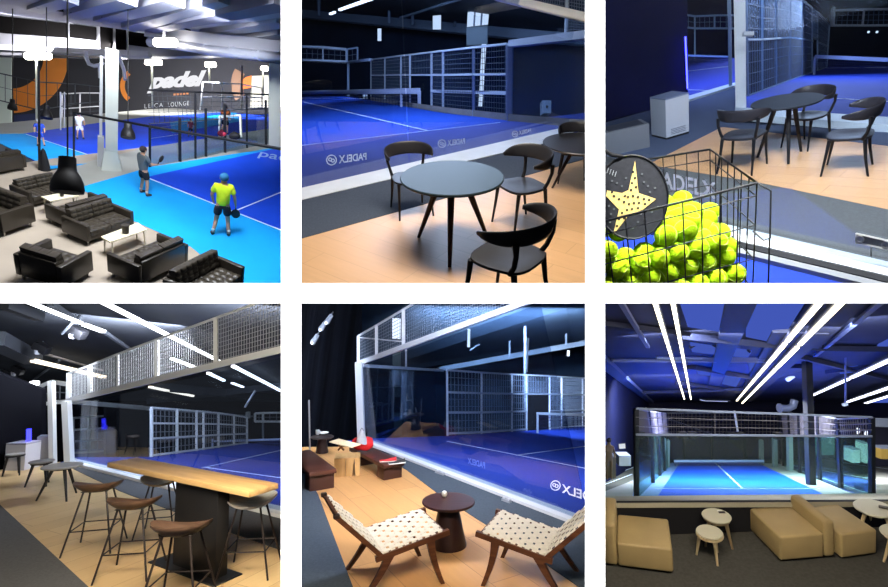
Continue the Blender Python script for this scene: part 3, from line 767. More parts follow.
k = MB(); k.path([at(757.5, 183, 1.42), at(771, 191, 1.40), at(770, 238, 1.42), at(763.5, 240.5, 1.43), at(753, 231, 1.45)], .0026, 6); k.build('handle', M_bw, bk, True)
for p, z in ((inset(Hb)[1], 1), (inset(Hb)[0], 1), (inset(Hb)[2], 1)):
    k = MB(); k.tube(p, p+dn*.45, .004, n=6); k.build('leg', M_bw, bk, True)
k = MB(); k.tube(at(769.5, 238, 1.425), at(768, 300, 1.47), .0022, n=6); k.build('leg', M_bw, bk, True)
# ---------------- balls
def felt():
    m = mat('yellow_green_felt', (180, 226, 28), .9, noise=(60, .12), bump=(180, .35), spec=.1)
    return m
M_felt = felt(); M_seam = mat('ball_seam', (222, 240, 110), .8)
r = .0325
ex = (FLc-FR); ey = (BR-FR); lx = ex.length; ly = ey.length; ex.normalize(); ey.normalize()
bm_ = MB(); bm_.ball((0, 0, 0), r, 20, 12)
ball0 = None; used = []
def seam(parent):
    k = MB(); pts = []
    for i in range(49):
        a = 2*PI*i/48; x = math.cos(a)+.36*math.cos(3*a); y = math.sin(a)-.36*math.sin(3*a); z = .94*math.sin(2*a)
        v = V((x, y, z)).normalized()*(r+.0002); pts.append(v)
    k.path(pts, .0011, 5, caps=False); return k.build('seam', M_seam, parent)
rnd = random.Random(3)
nl = 5; pitch = 2*r+.0012
cen = (FR+BR+FLc+BLc)/4
def heap(u, v):      # depth of the heap's surface below the rim
    return .066+.14*max(0, (.36-u)/.36)**1.2*(1-.35*v)+.035*max(0, u-.55)+.02*(1-v)
cand = []
for L in range(nl):
    hh = .055+L*.0545
    sft = (L % 2)*.5
    nx = int((lx*.93)/pitch); ny = int((ly*.9)/(pitch*.87))
    for j in range(ny):
        for i in range(nx):
            u = (i+.62+.5*((j+L) % 2))*pitch/lx; v = (j+.62+sft*.5)*pitch*.87/ly
            if u > .95 or v > .93: continue
            s = 1-.10*hh/Hb
            p = FR+ex*u*lx+ey*v*ly+dn*hh
            p = cen+dn*hh+(p-dn*hh-cen)*s*.97
            if hh < heap(u, v): continue
            px = 444+(p-CAM).x/(p-CAM).y*FPX
            if px < 600: continue
            cand.append((L, u, v, p))
racket_c = at(632, 197, 1.47)
nb = 0
for L, u, v, p in cand:
    sx = 444+(p-CAM).x/(p-CAM).y*FPX; sy = 293.5-(p-CAM).z/(p-CAM).y*FPX
    if ((sx-630)/46)**2+((sy-196)/52)**2 < 1 and 1.40 < p.y < 1.54: continue
    vis = (L <= 1) or v < .3 or u < .25
    if not vis: continue
    if ball0 is None:
        ball0 = bpy.data.objects.new('tennis_ball', None); COL.objects.link(ball0)
        tag(ball0, 'yellow ball heaped with the others in the wire basket', 'ball', 'yellow balls in the wire basket')
        bm_.build('felt', M_felt, ball0); seam(ball0); o = ball0
    else: o = copy_tree(ball0)
    o.matrix_world = Matrix.Translation(p) @ Matrix.Rotation(rnd.uniform(0, 6), 4, V((rnd.random(), rnd.random(), rnd.random()+.1)).normalized())
    nb += 1
# ---------------- racket leaning in the basket
rk = wthing('padel_racket', 'black padel racket with a gold speckled star, propped in the basket', 'racket', racket_c)
n = (CAM-racket_c).normalized(); n = (n+V((.12, 0, .12))).normalized()
s1 = V((0, 0, 1)).cross(n).normalized(); s2 = n.cross(s1).normalized()
RP = Plane(racket_c, racket_c+s1, racket_c+s2)
if RP.N.dot(n) < 0: RP.N = -RP.N
def rp(x, y, h=0): return RP.hit(x, y, h)
ell = [(632+36.5*math.cos(a), 197-42.5*math.sin(a)) for a in [2*PI*i/48 for i in range(48)]]
base = [rp(x, y) for x, y in ell]; cc = rp(632, 197)
k = MB(); k.loft([[lerp(cc, p, .96)-n*.034 for p in base], [p-n*.03 for p in base], [p-n*.004 for p in base], [lerp(cc, p, .97) for p in base]]); k.build('head', mat('matt_black_racket', (38, 40, 46), .5, noise=(90, .25)), rk, True)
k = MB(); k.path([lerp(cc, p, .985)+n*.001 for p in base]+[lerp(cc, base[0], .985)+n*.001], .0028, 6, caps=False); k.build('frame', mat('black_racket_rim', (16, 17, 22), .4), rk, True)
star = [(635, 161), (638.5, 193), (656, 199), (643, 209.5), (629, 215), (613, 235), (619, 209.5), (606, 196), (607, 190.5), (622, 193), (628.5, 190)]
k = MB(); k.poly([rp(x, y, .001) for x, y in star], n*.0012); k.build('star', mat('gold_speckled_print', (226, 196, 118), .5, noise=(120, .25)), rk, True, smooth=False)
k = MB(); e = MB()
for (x, y) in [(633, 172), (635, 178), (632, 183), (636, 187), (631, 190), (633, 196), (628, 197), (638, 197), (644, 199), (649, 200), (645, 204), (639, 203), (634, 203), (629, 204), (624, 202), (619, 199), (614, 196), (632, 209), (627, 210), (622, 213), (619, 219), (624, 218), (617, 226), (638, 208), (612, 192), (625, 196)]:
    c = rp(x, y, .0026); k.loft([[c+(s1*math.cos(a)+s2*math.sin(a))*.0034+n*z for a in [2*PI*i/10 for i in range(10)]] for z in (-.001, .0006)])
k.build('hole', mat('racket_hole_black', (14, 14, 16), .8), rk, True, kind='stuff')
for (x, y) in [(614, 209), (611, 214), (617, 205), (609, 206), (650, 192), (655, 188), (648, 186), (658, 207), (652, 212), (645, 219), (638, 222), (633, 228), (641, 214), (610, 222), (622, 186), (617, 183), (612, 181), (644, 182), (642, 174), (626, 178)]:
    c = rp(x, y, .0014); e.loft([[c+(s1*math.cos(a)+s2*math.sin(a))*.0032+n*z for a in [2*PI*i/10 for i in range(10)]] for z in (-.001, .0006)])
e.build('hole', mat('racket_hole_grey', (84, 88, 92), .8), rk, True, kind='stuff')
k = MB()
for i in range(4): k.bar(rp(607+2.6*i, 175+1.2*i-2, .001), rp(608.5+2.6*i, 168+1.2*i, .001), .0016, .001)
k.build('print', mat('pale_racket_print', (190, 196, 200), .5), rk, True, smooth=False)
k = MB(); k.path([rp(604, 150, .012), rp(612, 155, .008), rp(622, 156.5, 0)], .006, 8); k.build('strap', mat('wrist_strap', (20, 20, 24), .8), rk, True)
light('cafe_added_light', at(790, -200, 3.0), B.fl(780, 165), 1.6, .6, 640, (255, 244, 230))  # added light out of view, for the table and wood floor
light('basket_added_light', at(740, -70, 1.34), at(670, 240, 1.5), .8, .4, 2.2, (255, 250, 240))  # small added light, unseen, for basket and balls
light('court_added_light', at(850, -40, 14), CT.hit(850, 95), 4, 3, 700, (215, 230, 255))  # added unseen light over the far court
light('court_added_light', at(715, -60, 10), CT2.hit(705, 80), 2, 2, 320, (200, 215, 255))  # added unseen light for the small court at the left
end_bay([side_plane(603.0, -1), level_plane(285.0, -1)])
# ================================================================ BAY: bar table and stools (bottom left)
B = Bay(110, 548, 5.0, 17, 3)
M_floorwood4 = plank_mat('honey_vinyl_floor', (212, 182, 130), (202, 170, 120), (164, 132, 90), rough=.45, bw=1.6, rh=.3, rot=R(-30))
M_carpet4 = mat('graphite_carpet', (92, 92, 92), .95, noise=(50, .12), spec=.1)
M_court4 = mat('dusky_blue_turf', (36, 58, 150), .8, noise=(1.2, .08), spec=.2)
M_kerb4 = mat('grey_white_kerb', (240, 240, 236), .6)
M_wallblack = mat('near_black_hall_wall', (14, 15, 20), .9, noise=(.5, .3), spec=.05)
M_ceil4 = mat('charcoal_roof_deck', (56, 60, 66), .85, noise=(.6, .2), spec=.1)
M_steel4 = mat('warm_white_cage_steel', (196, 200, 200), .5)
M_wire4 = mat('galvanised_netting', (150, 154, 156), .5)
M_wire4d = mat('grey_netting', (92, 98, 106), .6)
B.floor_poly('floor', [(-6, 462), (84, 462), (290, 514), (290, 600), (-6, 600)], M_floorwood4)
B.floor_poly('floor', [(60, 462.5), (84, 463), (141, 483), (290, 515.5), (290, 553), (221, 529), (120, 491)], M_carpet4, h=.006)
B.floor_poly('floor', [(-6, 499), (92, 590), (110, 604), (-6, 604)], M_carpet4, h=.006)
KL = lambda x: 463.5+(x-78)*(514.5-463.5)/(282-78)     # the kerb line in the photograph
A_ = B.fl(78, 463.5); B_ = B.fl(290, KL(290)-1); C_ = at(284, 437, 21)
CT = Plane(A_, B_, C_)
CT.poly('court_floor', [(60, 462.5), (75, 457), (152, 457), (247, 443.5), (288, 439.5), (288, KL(288)-2), (78, 462)], M_court4)
k = MB(); CT.stripe(k, (202, 467.7), (288, 448.5), 1.1); CT.stripe(k, (205, 467), (288, 478.5), .9); struct(k, 'court_line', M_line, smooth=False)
k = MB(); p = [B.fl(70, KL(70)+3.5), B.fl(290, KL(290)+5), CT.hit(290, KL(290)-4), CT.hit(70, KL(70)-1.5)]
k.poly([q+B.N*.05 for q in p], -B.N*.12); struct(k, 'kerb', M_kerb4, smooth=False)
slab_px('wall_back', [(-10, 470), (292, 470), (292, 385), (-10, 380)], [24, 24, 24, 24], M_wallblack)
w0 = B.fl(-6, 471); w1 = B.fl(42, 462)
k = MB(); e = V((0, .1, 0)); u0 = B.up(w0, -6, 372); u1 = B.up(w1, 42, 390); k.hexa([w0, w1, w1+e, w0+e, u0, u1, u1+e, u0+e]); struct(k, 'wall_left', M_wallblack, smooth=False)
# roof deck sloping away, with steel members
slab_px('ceiling', [(-10, 400), (292, 402), (292, 300), (-10, 300)], [23.5, 23.5, 8, 8], M_ceil4)
M_rb = mat('blue_grey_rafter', (76, 82, 90), .6)
def dpt(y): return 1/lerp(1/8.0, 1/23.5, (y-300)/101)-.25
def roofbar(a, b2, w, m=M_rb, lift=.3):
    k = MB(); k.bar(at(a[0], a[1], dpt(a[1])-lift), at(b2[0], b2[1], dpt(b2[1])-lift), w, w); return struct(k, 'beam', m, smooth=False)
roofbar((-6, 337), (34, 357), .35); roofbar((-6, 372), (32, 388), .35); roofbar((4, 304), (40, 317), .15); roofbar((103, 331), (132, 351), .06)
roofbar((50, 303), (78, 322), .08); roofbar((150, 384), (281, 396), .4, M_ceil4); roofbar((150, 400), (285, 384), .3); roofbar((20, 390), (60, 360), .05)
M_tube4 = lamp_mat('white_tube_light', (240, 244, 250), 5); M_tubew = lamp_mat('warm_tube_light', (250, 236, 214), 2.5)
def tube4(a, b2, w, lb, m=M_tube4, lift=.25):
    k = MB(); k.bar(at(a[0], a[1], dpt(a[1])*.9), at(b2[0], b2[1], dpt(b2[1])*.9), w*.9, w*.54); return single(k, 'tube_light', m, lb, 'ceiling light')
tube4((26, 301), (81, 323), .07, 'bright tube light at the upper left, its first length'); tube4((84, 324.5), (103.5, 331.5), .09, 'short length of tube light ending the upper left run')
tube4((95, 298), (219, 361), .08, 'longest tube light, running diagonally across the top and behind the netting')
tube4((233, 366), (266, 383), .1, 'tube light continuing below the white cage beam towards the right edge'); tube4((267, 383.5), (281, 391), .1, 'last stub of tube light at the right edge')
tube4((33, 360.5), (104, 377), .14, 'warm tube light low at the left above the small cage', M_tubew); 
tube4((40, 352.5), (102, 370.5), .07, 'dimmer warm tube light just above the low left one', mat('unlit_tube', (150, 142, 130), .5))
tube4((172, 358.5), (195, 367.5), .09, 'short tube light behind the netting in the middle'); tube4((208, 373), (224, 380.5), .09, 'tube light just under the white beam in the middle'); tube4((232, 383), (243, 387), .08, 'small end stub of the middle tube light run')
tube4((150, 387), (193, 396), .12, 'pale tube light low behind the cage beam', M_tubew)
# lamp on the wall at the left
k = MB(); p = at(34.5, 396, 14); k.rbox(-.09, .09, -.09, .09, 0, .42, .03, 2, Matrix.Translation(p)); single(k, 'wall_lamp', M_tube4, 'glowing upright lamp at the left end of the small cage', 'lamp')
for (x, y, lb) in ((77, 332, 'dark projector hanging by the upper left tube light'), (42, 348, 'smaller dark spotlight hanging left of the netting'), (18, 370, 'dark spotlight on the lower left rafter')):
    d = dpt(y)-.7; t = wthing('spotlight', lb, 'spotlight', at(x, y, d))
    k = MB(); k.rbox(-.16, .16, -.1, .1, -.09, .09, .03, 2, Matrix.Translation(at(x, y, d)) @ Matrix.Rotation(.5, 4, 'Y')); k.build('body', mat('dark_fixture', (26, 27, 31), .5), t, True)
    k = MB(); k.tube(at(x, y, d), at(x+1, y-9, d+.3), .02); k.build('arm', M_rb, t, True)
    k = MB(); k.tube(at(x-5, y+6, d-.05), at(x-4, y+2, d-.05), .05, .07); k.build('lens', mat('fixture_lens', (190, 195, 205), .3), t, True)
k = MB(); k.bar(at(62, 334, 9), at(80, 315, 8.6), .03, .03); single(k, 'bracket_arm', M_rb, 'thin slanting bracket rod beside the upper left tube light', 'rod')
k = MB(); k.bar(at(245, 407, 13), at(255, 391, 12.7), .04, .04); single(k, 'bracket_arm', M_steel4, 'thin slanting pale rod above the rear fence at the right', 'rod')
# cage front: netting band over the white beam along the court edge
xs = [69, 90, 118, 157, 216, 290]
yb = [400.5, 395.5, 388.8, 379.5, 365.2, 347.5]; yt = [373, 365.5, 354, 339.5, 318, 291]
bs = []; ts = []
for x, a, c in zip(xs, yb, yt):
    g = B.fl(x, KL(x)); bs.append(B.up(g, x, a)); ts.append(B.up(g, x, c))
cg = fence('court_fence', 'large white netting band across the top right, above the court beam', bs, ts, M_steel4, M_wire4, .055, (1,), .03, .055, .007, posts=(0, 1, 3, 4))
for i, xx in ((2, 0),):
    k = MB(); k.bar(bs[2], ts[2], .03, .03); k.build('post', M_steel4, cg, True)
k = MB(); k.bar(bs[0], bs[-1], .1, .085); single(k, 'cage_beam', M_steel4, 'heavy white beam along the top of the glass, rising to the right edge', 'beam', smooth=False)
def upost4(x, y0, y1, w, lb, m=M_steel4, x1=None):
    g = B.fl(x, y0); k = MB(); k.bar(g, B.up(g, x1 or x, y1), w, w); return single(k, 'cage_post', m, lb, 'post', smooth=False)
upost4(69.5, 464.5, 401, .11, 'right one of the two thick white posts of the cage corner', x1=66.5)
upost4(53, 466, 381, .085, 'left one of the two thick white posts of the cage corner', x1=51.5)
# small cage further left
d = 13
fence('court_fence', 'small netting band of the neighbouring cage beside the wall lamp', [at(33, 406.5, d), at(51.5, 402.5, d), at(68, 401.5, d)], [at(36, 388.5, d), at(51.5, 381.5, d), at(68.5, 384.5, d)], M_steel4, M_wire4d, .08, (0, 1), .09, .25, .02)
k = MB(); k.bar(at(35, 407, d), at(35, 440, d), .07, .07); single(k, 'cage_post', M_wire4d, 'dim grey post under the wall lamp', 'post')
# top frame of the glass behind, rear fences
k = MB(); k.bar(at(70, 401.5, 13), at(150, 408.5, 16.5), .12, .12); single(k, 'cage_rail', M_wire4, 'pale rail running from the cage corner to the rear fence', 'rail')
k = MB(); k.bar(at(150, 408.5, 16.5), at(252, 416.5, 21), .08, .08); single(k, 'cage_rail', M_wire4d, 'grey rail over the rear fence', 'rail')
bx = [(151.5, 457), (177, 453.5), (196.5, 451), (203.5, 450), (218.5, 447.6), (234, 445.5), (247, 443.6)]
tx = [(151.5, 407.5), (177, 409.5), (196.5, 411), (203.5, 411.6), (218.5, 413), (234, 415.2), (247, 417.5)]
b4 = [CT.hit(*p) for p in bx]; t4 = [B.up(b_, *q) for b_, q in zip(b4, tx)]
fence('court_fence', 'rear netting fence running along the far side of the blue court', b4, t4, M_steel4, M_wire4d, .05, (.03, .37, .68, 1), .04, .16, .014)
fence('court_fence', 'short rear netting band at the right edge behind the net', [at(255, 421.5, 20), at(263, 421.5, 20), at(290, 421.5, 20)], [at(255, 413.5, 20), at(263, 413, 20), at(290, 412.5, 20)], M_steel4, M_wire4d, .07, (0, 1), .07, .25, .02)
k = MB(); k.bar(at(248, 418, 19.5), at(248, 412, 19.5), .14, .14); single(k, 'camera_box', M_wire4, 'small pale box on top of the rear fence corner', 'camera')
k = MB(); k.bar(at(263, 422, 20), at(263, 440, 20), .06, .06); single(k, 'cage_post', M_wire4d, 'thin grey post under the short rear band', 'post')
gb = [at(73, 453, 15.5), at(89, 452, 16.2), at(105.5, 451, 17)]; gt = [at(73, 418, 15.5), at(89, 417, 16.2), at(105.5, 416, 17)]
fence('court_fence', 'grey netting screen behind the two thick white posts', gb, gt, M_wire4, M_wire4d, .06, (0, .33, .66, 1), .06, .3, .03)
slab_px('wall_panel', [(72, 461), (150, 459), (150, 448), (72, 450)], [17.2, 19, 19, 17.2], mat('deep_blue_board', (32, 46, 100), .6))
n0 = CT.hit(212, 449); nw = wthing('court_net', 'net at the far end of the blue court by the right edge', 'net', n0)
k = MB(); p0 = at(212, 441.3, 17); p1 = at(292, 439, 15.5); k.bar(p0, p1, .05, .06); k.build('top_band', M_netband, nw, True)
k = MB(); k.bar(at(212.5, 449, 17), at(212.5, 439, 17), .08, .08); k.build('post', M_netband, nw, True)
k = MB(); netting(k, at(212, 448.5, 17.1), at(292, 446, 15.6), p1+V((0, .1, 0)), p0+V((0, .1, 0)), 50, 4, .012); k.build('netting', M_netcord, nw, True, smooth=False)
k = MB(); k.bar(at(118.5, 408, 14.5), at(118.5, 462, 14.6), .07, .07); single(k, 'cage_post', mat('black_post', (18, 19, 24), .5), 'dark slim post in front of the black rear wall', 'post')
for x0, x1 in ((106, 148),):
    slab_px('wall_panel', [(x0, 460), (x1, 458), (x1, 410), (x0, 407)], [16.8, 18.5, 18.5, 16.8], mat('black_rear_panel', (20, 22, 28), .6))
# glass along the court edge
e0 = B.fl(70, KL(70)+.5); e1 = B.fl(290, KL(290)+.5); n = ((e1-e0).cross(B.N)).normalized()*.012
k = MB(); k.hexa([e0, e1, e1-n, e0-n, bs[0]-B.N*.1, bs[-1]-B.N*.1, bs[-1]-n-B.N*.1, bs[0]-n-B.N*.1]); single(k, 'glass_screen', M_glass, 'clear glass wall along the court edge behind the bar table', 'glass wall', smooth=False)
# blue tube at the left
g = B.fl(28, 468); k = MB(); k.path([B.up(g, 28.5, 466), B.up(g, 29, 429)], .035, 8); single(k, 'neon_tube', lamp_mat('deep_blue_neon', (50, 50, 255), 5), 'glowing blue tube light on the dark wall at the left edge', 'light')
# ---------------- furniture
M_walnut = wood_mat('walnut_seat', (66, 48, 38), (102, 78, 60), rough=.4, axis='X', sc=9)
M_rod = mat('dark_bronze_rod', (44, 36, 32), .45, metal=.3)
M_paleseat = wood_mat('pale_ash_seat', (176, 156, 120), (206, 186, 148), rough=.45, axis='X', sc=9)
M_whiteseat = wood_mat('bleached_seat', (176, 174, 164), (204, 200, 188), rough=.45, axis='X', sc=9)
def make_stool(T, m):
    s = MB(); nu, nv = 22, 14
    def srf(u, v, lo):
        a = 2*PI*u; c, q = math.cos(a), math.sin(a)
        rx = .225*(1 if q > 0 else .98); ry = .165 if q > 0 else .185
        x = rx*c*v; y = ry*q*v
        z = .605-.02*(1-v*v)+.05*abs(x/.225)**2.2*v-.02*max(0, y/.165)*v + (.05*max(0, -y/.185)**2*v)
        return (x, y, z-(.034*(1-.75*v**3)+.006 if lo else 0))
    vs = [srf(i/nu, j/nv, False) for j in range(1, nv+1) for i in range(nu)]; ls = [srf(i/nu, j/nv, True) for j in range(1, nv+1) for i in range(nu)]
    n = len(vs); f = []
    for j in range(nv-1):
        for i in range(nu):
            a, b2 = j*nu+i, j*nu+(i+1) % nu; f.append((a, b2, b2+nu, a+nu)); f.append((n+a, n+a+nu, n+b2+nu, n+b2))
    for i in range(nu):
        a, b2 = (nv-1)*nu+i, (nv-1)*nu+(i+1) % nu; f.append((a, b2, n+b2, n+a))
    f.append(tuple(range(nu))[::-1]); f.append(tuple(n+i for i in range(nu)))
    s.add(vs+ls, f); s.build('seat', m, T, angle=70)
    ft = []
    for sx, sy in ((-1, 1), (1, 1), (1, -1), (-1, -1)):
        a = V((sx*.1, sy*.08, .57)); b2 = V((sx*.215, sy*.205, 0)); ft.append(lerp(a, b2, .62))
        k = MB(); k.tube(a, b2, .0095, .0085, 8); k.build('leg', M_rod, T)
    for i in range(4):
        k = MB(); k.tube(ft[i], ft[(i+1) % 4], .006, n=8); k.build('footrest', M_rod, T)
    k = MB(); k.rbox(-.12, .12, -.1, 0.1, .564, .572, .003, 1); k.build('seat_plate', M_rod, T)
    return T
s1_ = make_stool(B.thing('bar_stool', 'brown bar stool farthest from us, left end of the row of three', 'bar stool', 95, 548, -20, 1.0), M_walnut)
def stool(lb, x, y, yaw, s, m=None):
    c = copy_tree(s1_); B.place(c, x, y, yaw, s); c['label'] = lb
    if m:
        for ch in c.children:
            if ch.name.startswith('seat') and not ch.name.startswith('seat_plate'):
                ch.data = ch.data.copy(); ch.data.materials.clear(); ch.data.materials.append(m)
    return c
stool('brown bar stool in the middle of the row of three', 131, 573, -25, 1.0)
stool('brown bar stool nearest to us, in front of the black pedestal', 178, 611, -30, 1.0)
stool('pale wooden bar stool behind the bar table left of the pedestal', 159, 533, 160, .92, M_paleseat)
stool('bleached white bar stool under the right end of the bar table', 250, 571, 150, 1.0, M_whiteseat)
HT = .82
n0_ = B.fl(107, 462.5, HT); n1_ = B.fl(249, 491.5, HT); far_ = B.fl(273, 481.8, HT)
Ln = (n1_-n0_).length; ax = (n1_-n0_).normalized(); wv = B.N.cross(ax); Wd = max(.26, min(.5, (far_-n1_).dot(wv)))
mid = (n0_+n1_)/2+wv*Wd/2; l = B.loc(n1_)-B.loc(n0_); yaw = math.degrees(math.atan2(l.y, l.x))
t = B.thing('bar_table', 'long wooden bar table on a black slab pedestal', 'bar table', 0, 0, yaw, 1, p=mid-B.N*HT)
print('BAR', Ln, Wd, (far_-n1_).dot(wv), (far_-n1_).dot(ax), yaw)
M_oak = wood_mat('oak_bar_top', (178, 140, 88), (206, 170, 114), rough=.4, axis='X', sc=5)
k = MB(); k.rbox(-Ln/2, Ln/2, -Wd/2, Wd/2, HT-.05, HT, .008, 2); k.build('tabletop', M_oak, t)
inv_ = t.matrix_world.inverted()
pa = inv_ @ B.fl(152, 478, HT); pb_ = inv_ @ B.fl(194, 487, HT)
M_blackpanel = mat('matt_black_panel', (20, 19, 19), .6)
k = MB(); k.rbox(pa.x, pb_.x, -.06, .06, .012, HT-.05, .006, 2); k.build('pedestal', M_blackpanel, t)
k = MB(); k.rbox(pa.x-.26, pb_.x+.10, -.14, .14, 0, .012, .004, 1); k.build('base_plate', mat('black_steel_plate', (26, 26, 27), .45), t)
M_tt4 = mat('grey_stone_laminate', (140, 138, 132), .5); M_lg4 = mat('dark_leg', (28, 26, 26), .5)
for (x, y, d_, h, a0, lb, s) in ((60, 498.5, .50, .46, -70, 'round grey cafe table nearest the stools, on three dark legs', .95), (40, 485.5, .36, .40, -60, 'middle cafe table by the blue tube, half behind the nearest round one', .9), (13.5, 475, .28, .38, -50, 'small cafe table at the left edge before the white bin', .9)):
    q = B.thing('cafe_table', lb, 'table', x, y, 0, s); make_round_table(q, d_, h, M_tt4, M_lg4, 3, a0, d_*.55, lr=.02)
p0 = B.fl(4, 470.5); p1 = B.fl(24, 470.5); q = block8(p0, p1, .3, None, .42); t = wthing('waste_bin', 'white box-shaped bin behind the small table at the left edge', 'bin', p0)
k = MB(); k.hexa(q); k.build('body', mat('white_bin_board', (190, 190, 196), .6), t, True, smooth=False)
k = MB(); k.hexa([z+B.N*.001 for z in q[4:]]+[z+B.N*.03 for z in q[4:]]); k.build('lid', mat('grey_bin_lid', (150, 150, 158), .5), t, True, smooth=False)
p0 = B.fl(35, 466.5); p1 = B.fl(50, 465); q = block8(p0, p1, .3, None, .5); k = MB(); k.hexa(q); single(k, 'storage_box', mat('grey_crate', (128, 130, 138), .6), 'grey storage box between the blue tube and the thick posts', 'box', smooth=False)
light('bar_added_light', at(150, 312, 2.6), B.fl(140, 545), 1.4, .25, 240, (255, 242, 224))  # added light under the slab, its unlit back to the camera
light('court_added_light', at(270, 322, 8.0), CT.hit(230, 465), 2, .6, 420, (235, 240, 255))  # added light for the court, turned away from the camera
light('stool_added_light', at(256, 330, 3.9), B.fl(250, 568, .6), .3, .15, 14, (255, 244, 230), 80)  # added unseen light for the bleached stool seat
light('court_added_light', at(120, 330, 9.0), at(110, 440, 17), 2, .4, 260, (235, 240, 255))  # added unseen light for the rear of the cage
end_bay([side_plane(283.2, 1), level_plane(301.6, 1)])
# ================================================================ BAY: woven lounge chairs (bottom middle)
B = Bay(440, 545, 4.6, 23)
M_floorwood5 = plank_mat('amber_vinyl_floor', (208, 160, 102), (198, 150, 94), (160, 118, 72), rough=.42, bw=1.6, rh=.3, rot=R(60))
M_carpet5 = mat('steel_blue_carpet', (70, 80, 90), .95, noise=(50, .12), spec=.1)
M_court5 = mat('ultramarine_turf', (28, 60, 164), .8, noise=(1.2, .08), spec=.2)
M_kerb5 = mat('soft_white_kerb', (208, 212, 216), .6)
M_drape = fold_mat('black_pleated_drape', (12, 14, 20), (30, 34, 44), 3.0)
B.floor_poly('floor', [(299, 447), (372, 446.5), (443, 473), (590, 528), (590, 600), (299, 600)], M_floorwood5)
B.floor_poly('floor', [(299, 462), (318, 494), (358, 600), (299, 600)], M_carpet5, h=.006)
B.floor_poly('floor', [(366, 445), (443, 472), (590, 527), (590, 600), (584, 590), (520, 546), (443, 497), (407, 470)], M_carpet5, h=.006)
KL5 = lambda x: 443.5+(x-372)*(525-443.5)/(588-372)
A_ = B.fl(368, KL5(368)); B_ = B.fl(590, KL5(590)); C_ = at(560, 428.5, 19)
CT = Plane(A_, B_, C_)
CT.poly('court_floor', [(336, 441.5), (372, 438.5), (447, 436), (590, 426.5), (590, KL5(590)-2), (368, KL5(368)-1)], M_court5)
k = MB()
for a, b2, w_ in (((447, 441), (590, 469), 1.1), ((516, 455), (590, 445.5), 1.0)): CT.stripe(k, a, b2, w_)
struct(k, 'court_line', M_line, smooth=False)
k = MB(); p = [B.fl(364, KL5(364)+3.5), B.fl(590, KL5(590)+6), CT.hit(590, KL5(590)-3.5), CT.hit(364, KL5(364)-1)]
k.poly([q+B.N*.04 for q in p], -B.N*.1); struct(k, 'kerb', M_kerb5, smooth=False)
slab_px('wall_left', [(294, 452), (362, 446), (362, 290), (294, 290)], [11.0, 13.5, 13.5, 11.0], M_drape)
slab_px('wall_back', [(350, 446), (596, 446), (596, 290), (350, 290)], [26, 26, 26, 26], mat('ink_blue_hall_wall', (18, 30, 46), .9, noise=(.5, .25), spec=.05))
M_ceil5 = mat('slate_blue_roof', (44, 62, 82), .85, noise=(.5, .12), spec=.1)
slab_px('ceiling', [(362, 376), (596, 343), (596, 292), (362, 292)], [24, 22, 12, 14], M_ceil5)
k = MB(); k.bar(at(440, 369, 22), at(600, 340, 20), .14, .2); struct(k, 'beam', mat('slate_beam', (76, 94, 112), .6), smooth=False)
for a, b2 in (((470, 350), (512, 322)), ((509.5, 322), (509.5, 358)), ((566, 306), (566, 345)), ((446, 345), (470, 330))):
    k = MB(); k.bar(at(*a, 19), at(*b2, 19), .06, .06); struct(k, 'beam', mat('slate_beam', (76, 94, 112), .6), smooth=False)
# cage
def up5(x, y, y1, x1=None): g = B.fl(x, y); return g, B.up(g, x1 or x, y1)
xs = [358.5, 376.5, 403.5, 443, 540]
kb = [442.5, 449, 458, 470, 507]
yb = [363.5, 356.5, 346.5, 332.3, 297]; yt = [336, 325.5, 309.5, 286, 260]
bs = []; ts = []
for x, kk, a, c in zip(xs, kb, yb, yt):
    g = B.fl(x, kk-1); bs.append(B.up(g, x, a)); ts.append(B.up(g, x, c))
M_steel5 = mat('pale_blue_cage_steel', (176, 188, 204), .5); M_wire5 = mat('slate_blue_netting', (104, 120, 142), .6)
cg = fence('court_fence', 'white-framed netting band above the court beam, stepping up to the top', bs, ts, M_steel5, M_wire5, .05, (1,), .03, .05, .0055, posts=(0, 1, 2))
k = MB(); k.bar(lerp(bs[0], ts[0], .95), lerp(bs[2], ts[2], .13), .02, .02); k.build('rail', M_steel5, cg, True)
k = MB(); k.bar(bs[0], bs[-1], .07, .075); single(k, 'cage_beam', M_steel5, 'thick white beam rising from the cage corner to the top of the picture', 'beam', smooth=False)
g = B.fl(361.5, 443); k = MB(); k.bar(g, B.up(g, 358.8, 362), .12, .12); single(k, 'cage_post', M_steel5, 'thick white cage corner post behind the red bag', 'post', smooth=False)
k = MB(); k.bar(at(362, 365.5, 9), at(443, 370.5, 14), .06, .06); single(k, 'cage_rail', M_steel5, 'thin pale rail from the cage corner to the rear fence', 'rail')
k = MB(); k.bar(at(406, 346, 12), at(406, 367, 12), .04, .04); single(k, 'cage_post', M_steel5, 'short thin upright between the beam and the thin rail', 'post')
M_winw = lamp_mat('daylight_pane', (225, 238, 255), 1.5)
slab_px('window_1', [(392, 338.5), (400.3, 339), (400.5, 318.5), (392, 318)], [13.4]*4, M_winw, ext=.05)
M_gl = mat('grey_green_panel', (78, 98, 104), .6)
for q in ([(392.5, 385), (400.5, 385), (400.5, 349), (392.5, 349)], [(393, 397), (400, 397), (400, 388), (393, 388)], [(394, 436), (402, 436), (402, 413), (394, 413)]):
    slab_px('wall_panel', q, [13.4]*4, M_gl, ext=.05)
k = MB(); k.bar(at(404, 438, 20), at(404, 372, 20), .25, .2); single(k, 'cage_post', mat('dark_slate_post', (26, 36, 50), .6), 'dark upright in the rear of the court beside the grey panels', 'post')
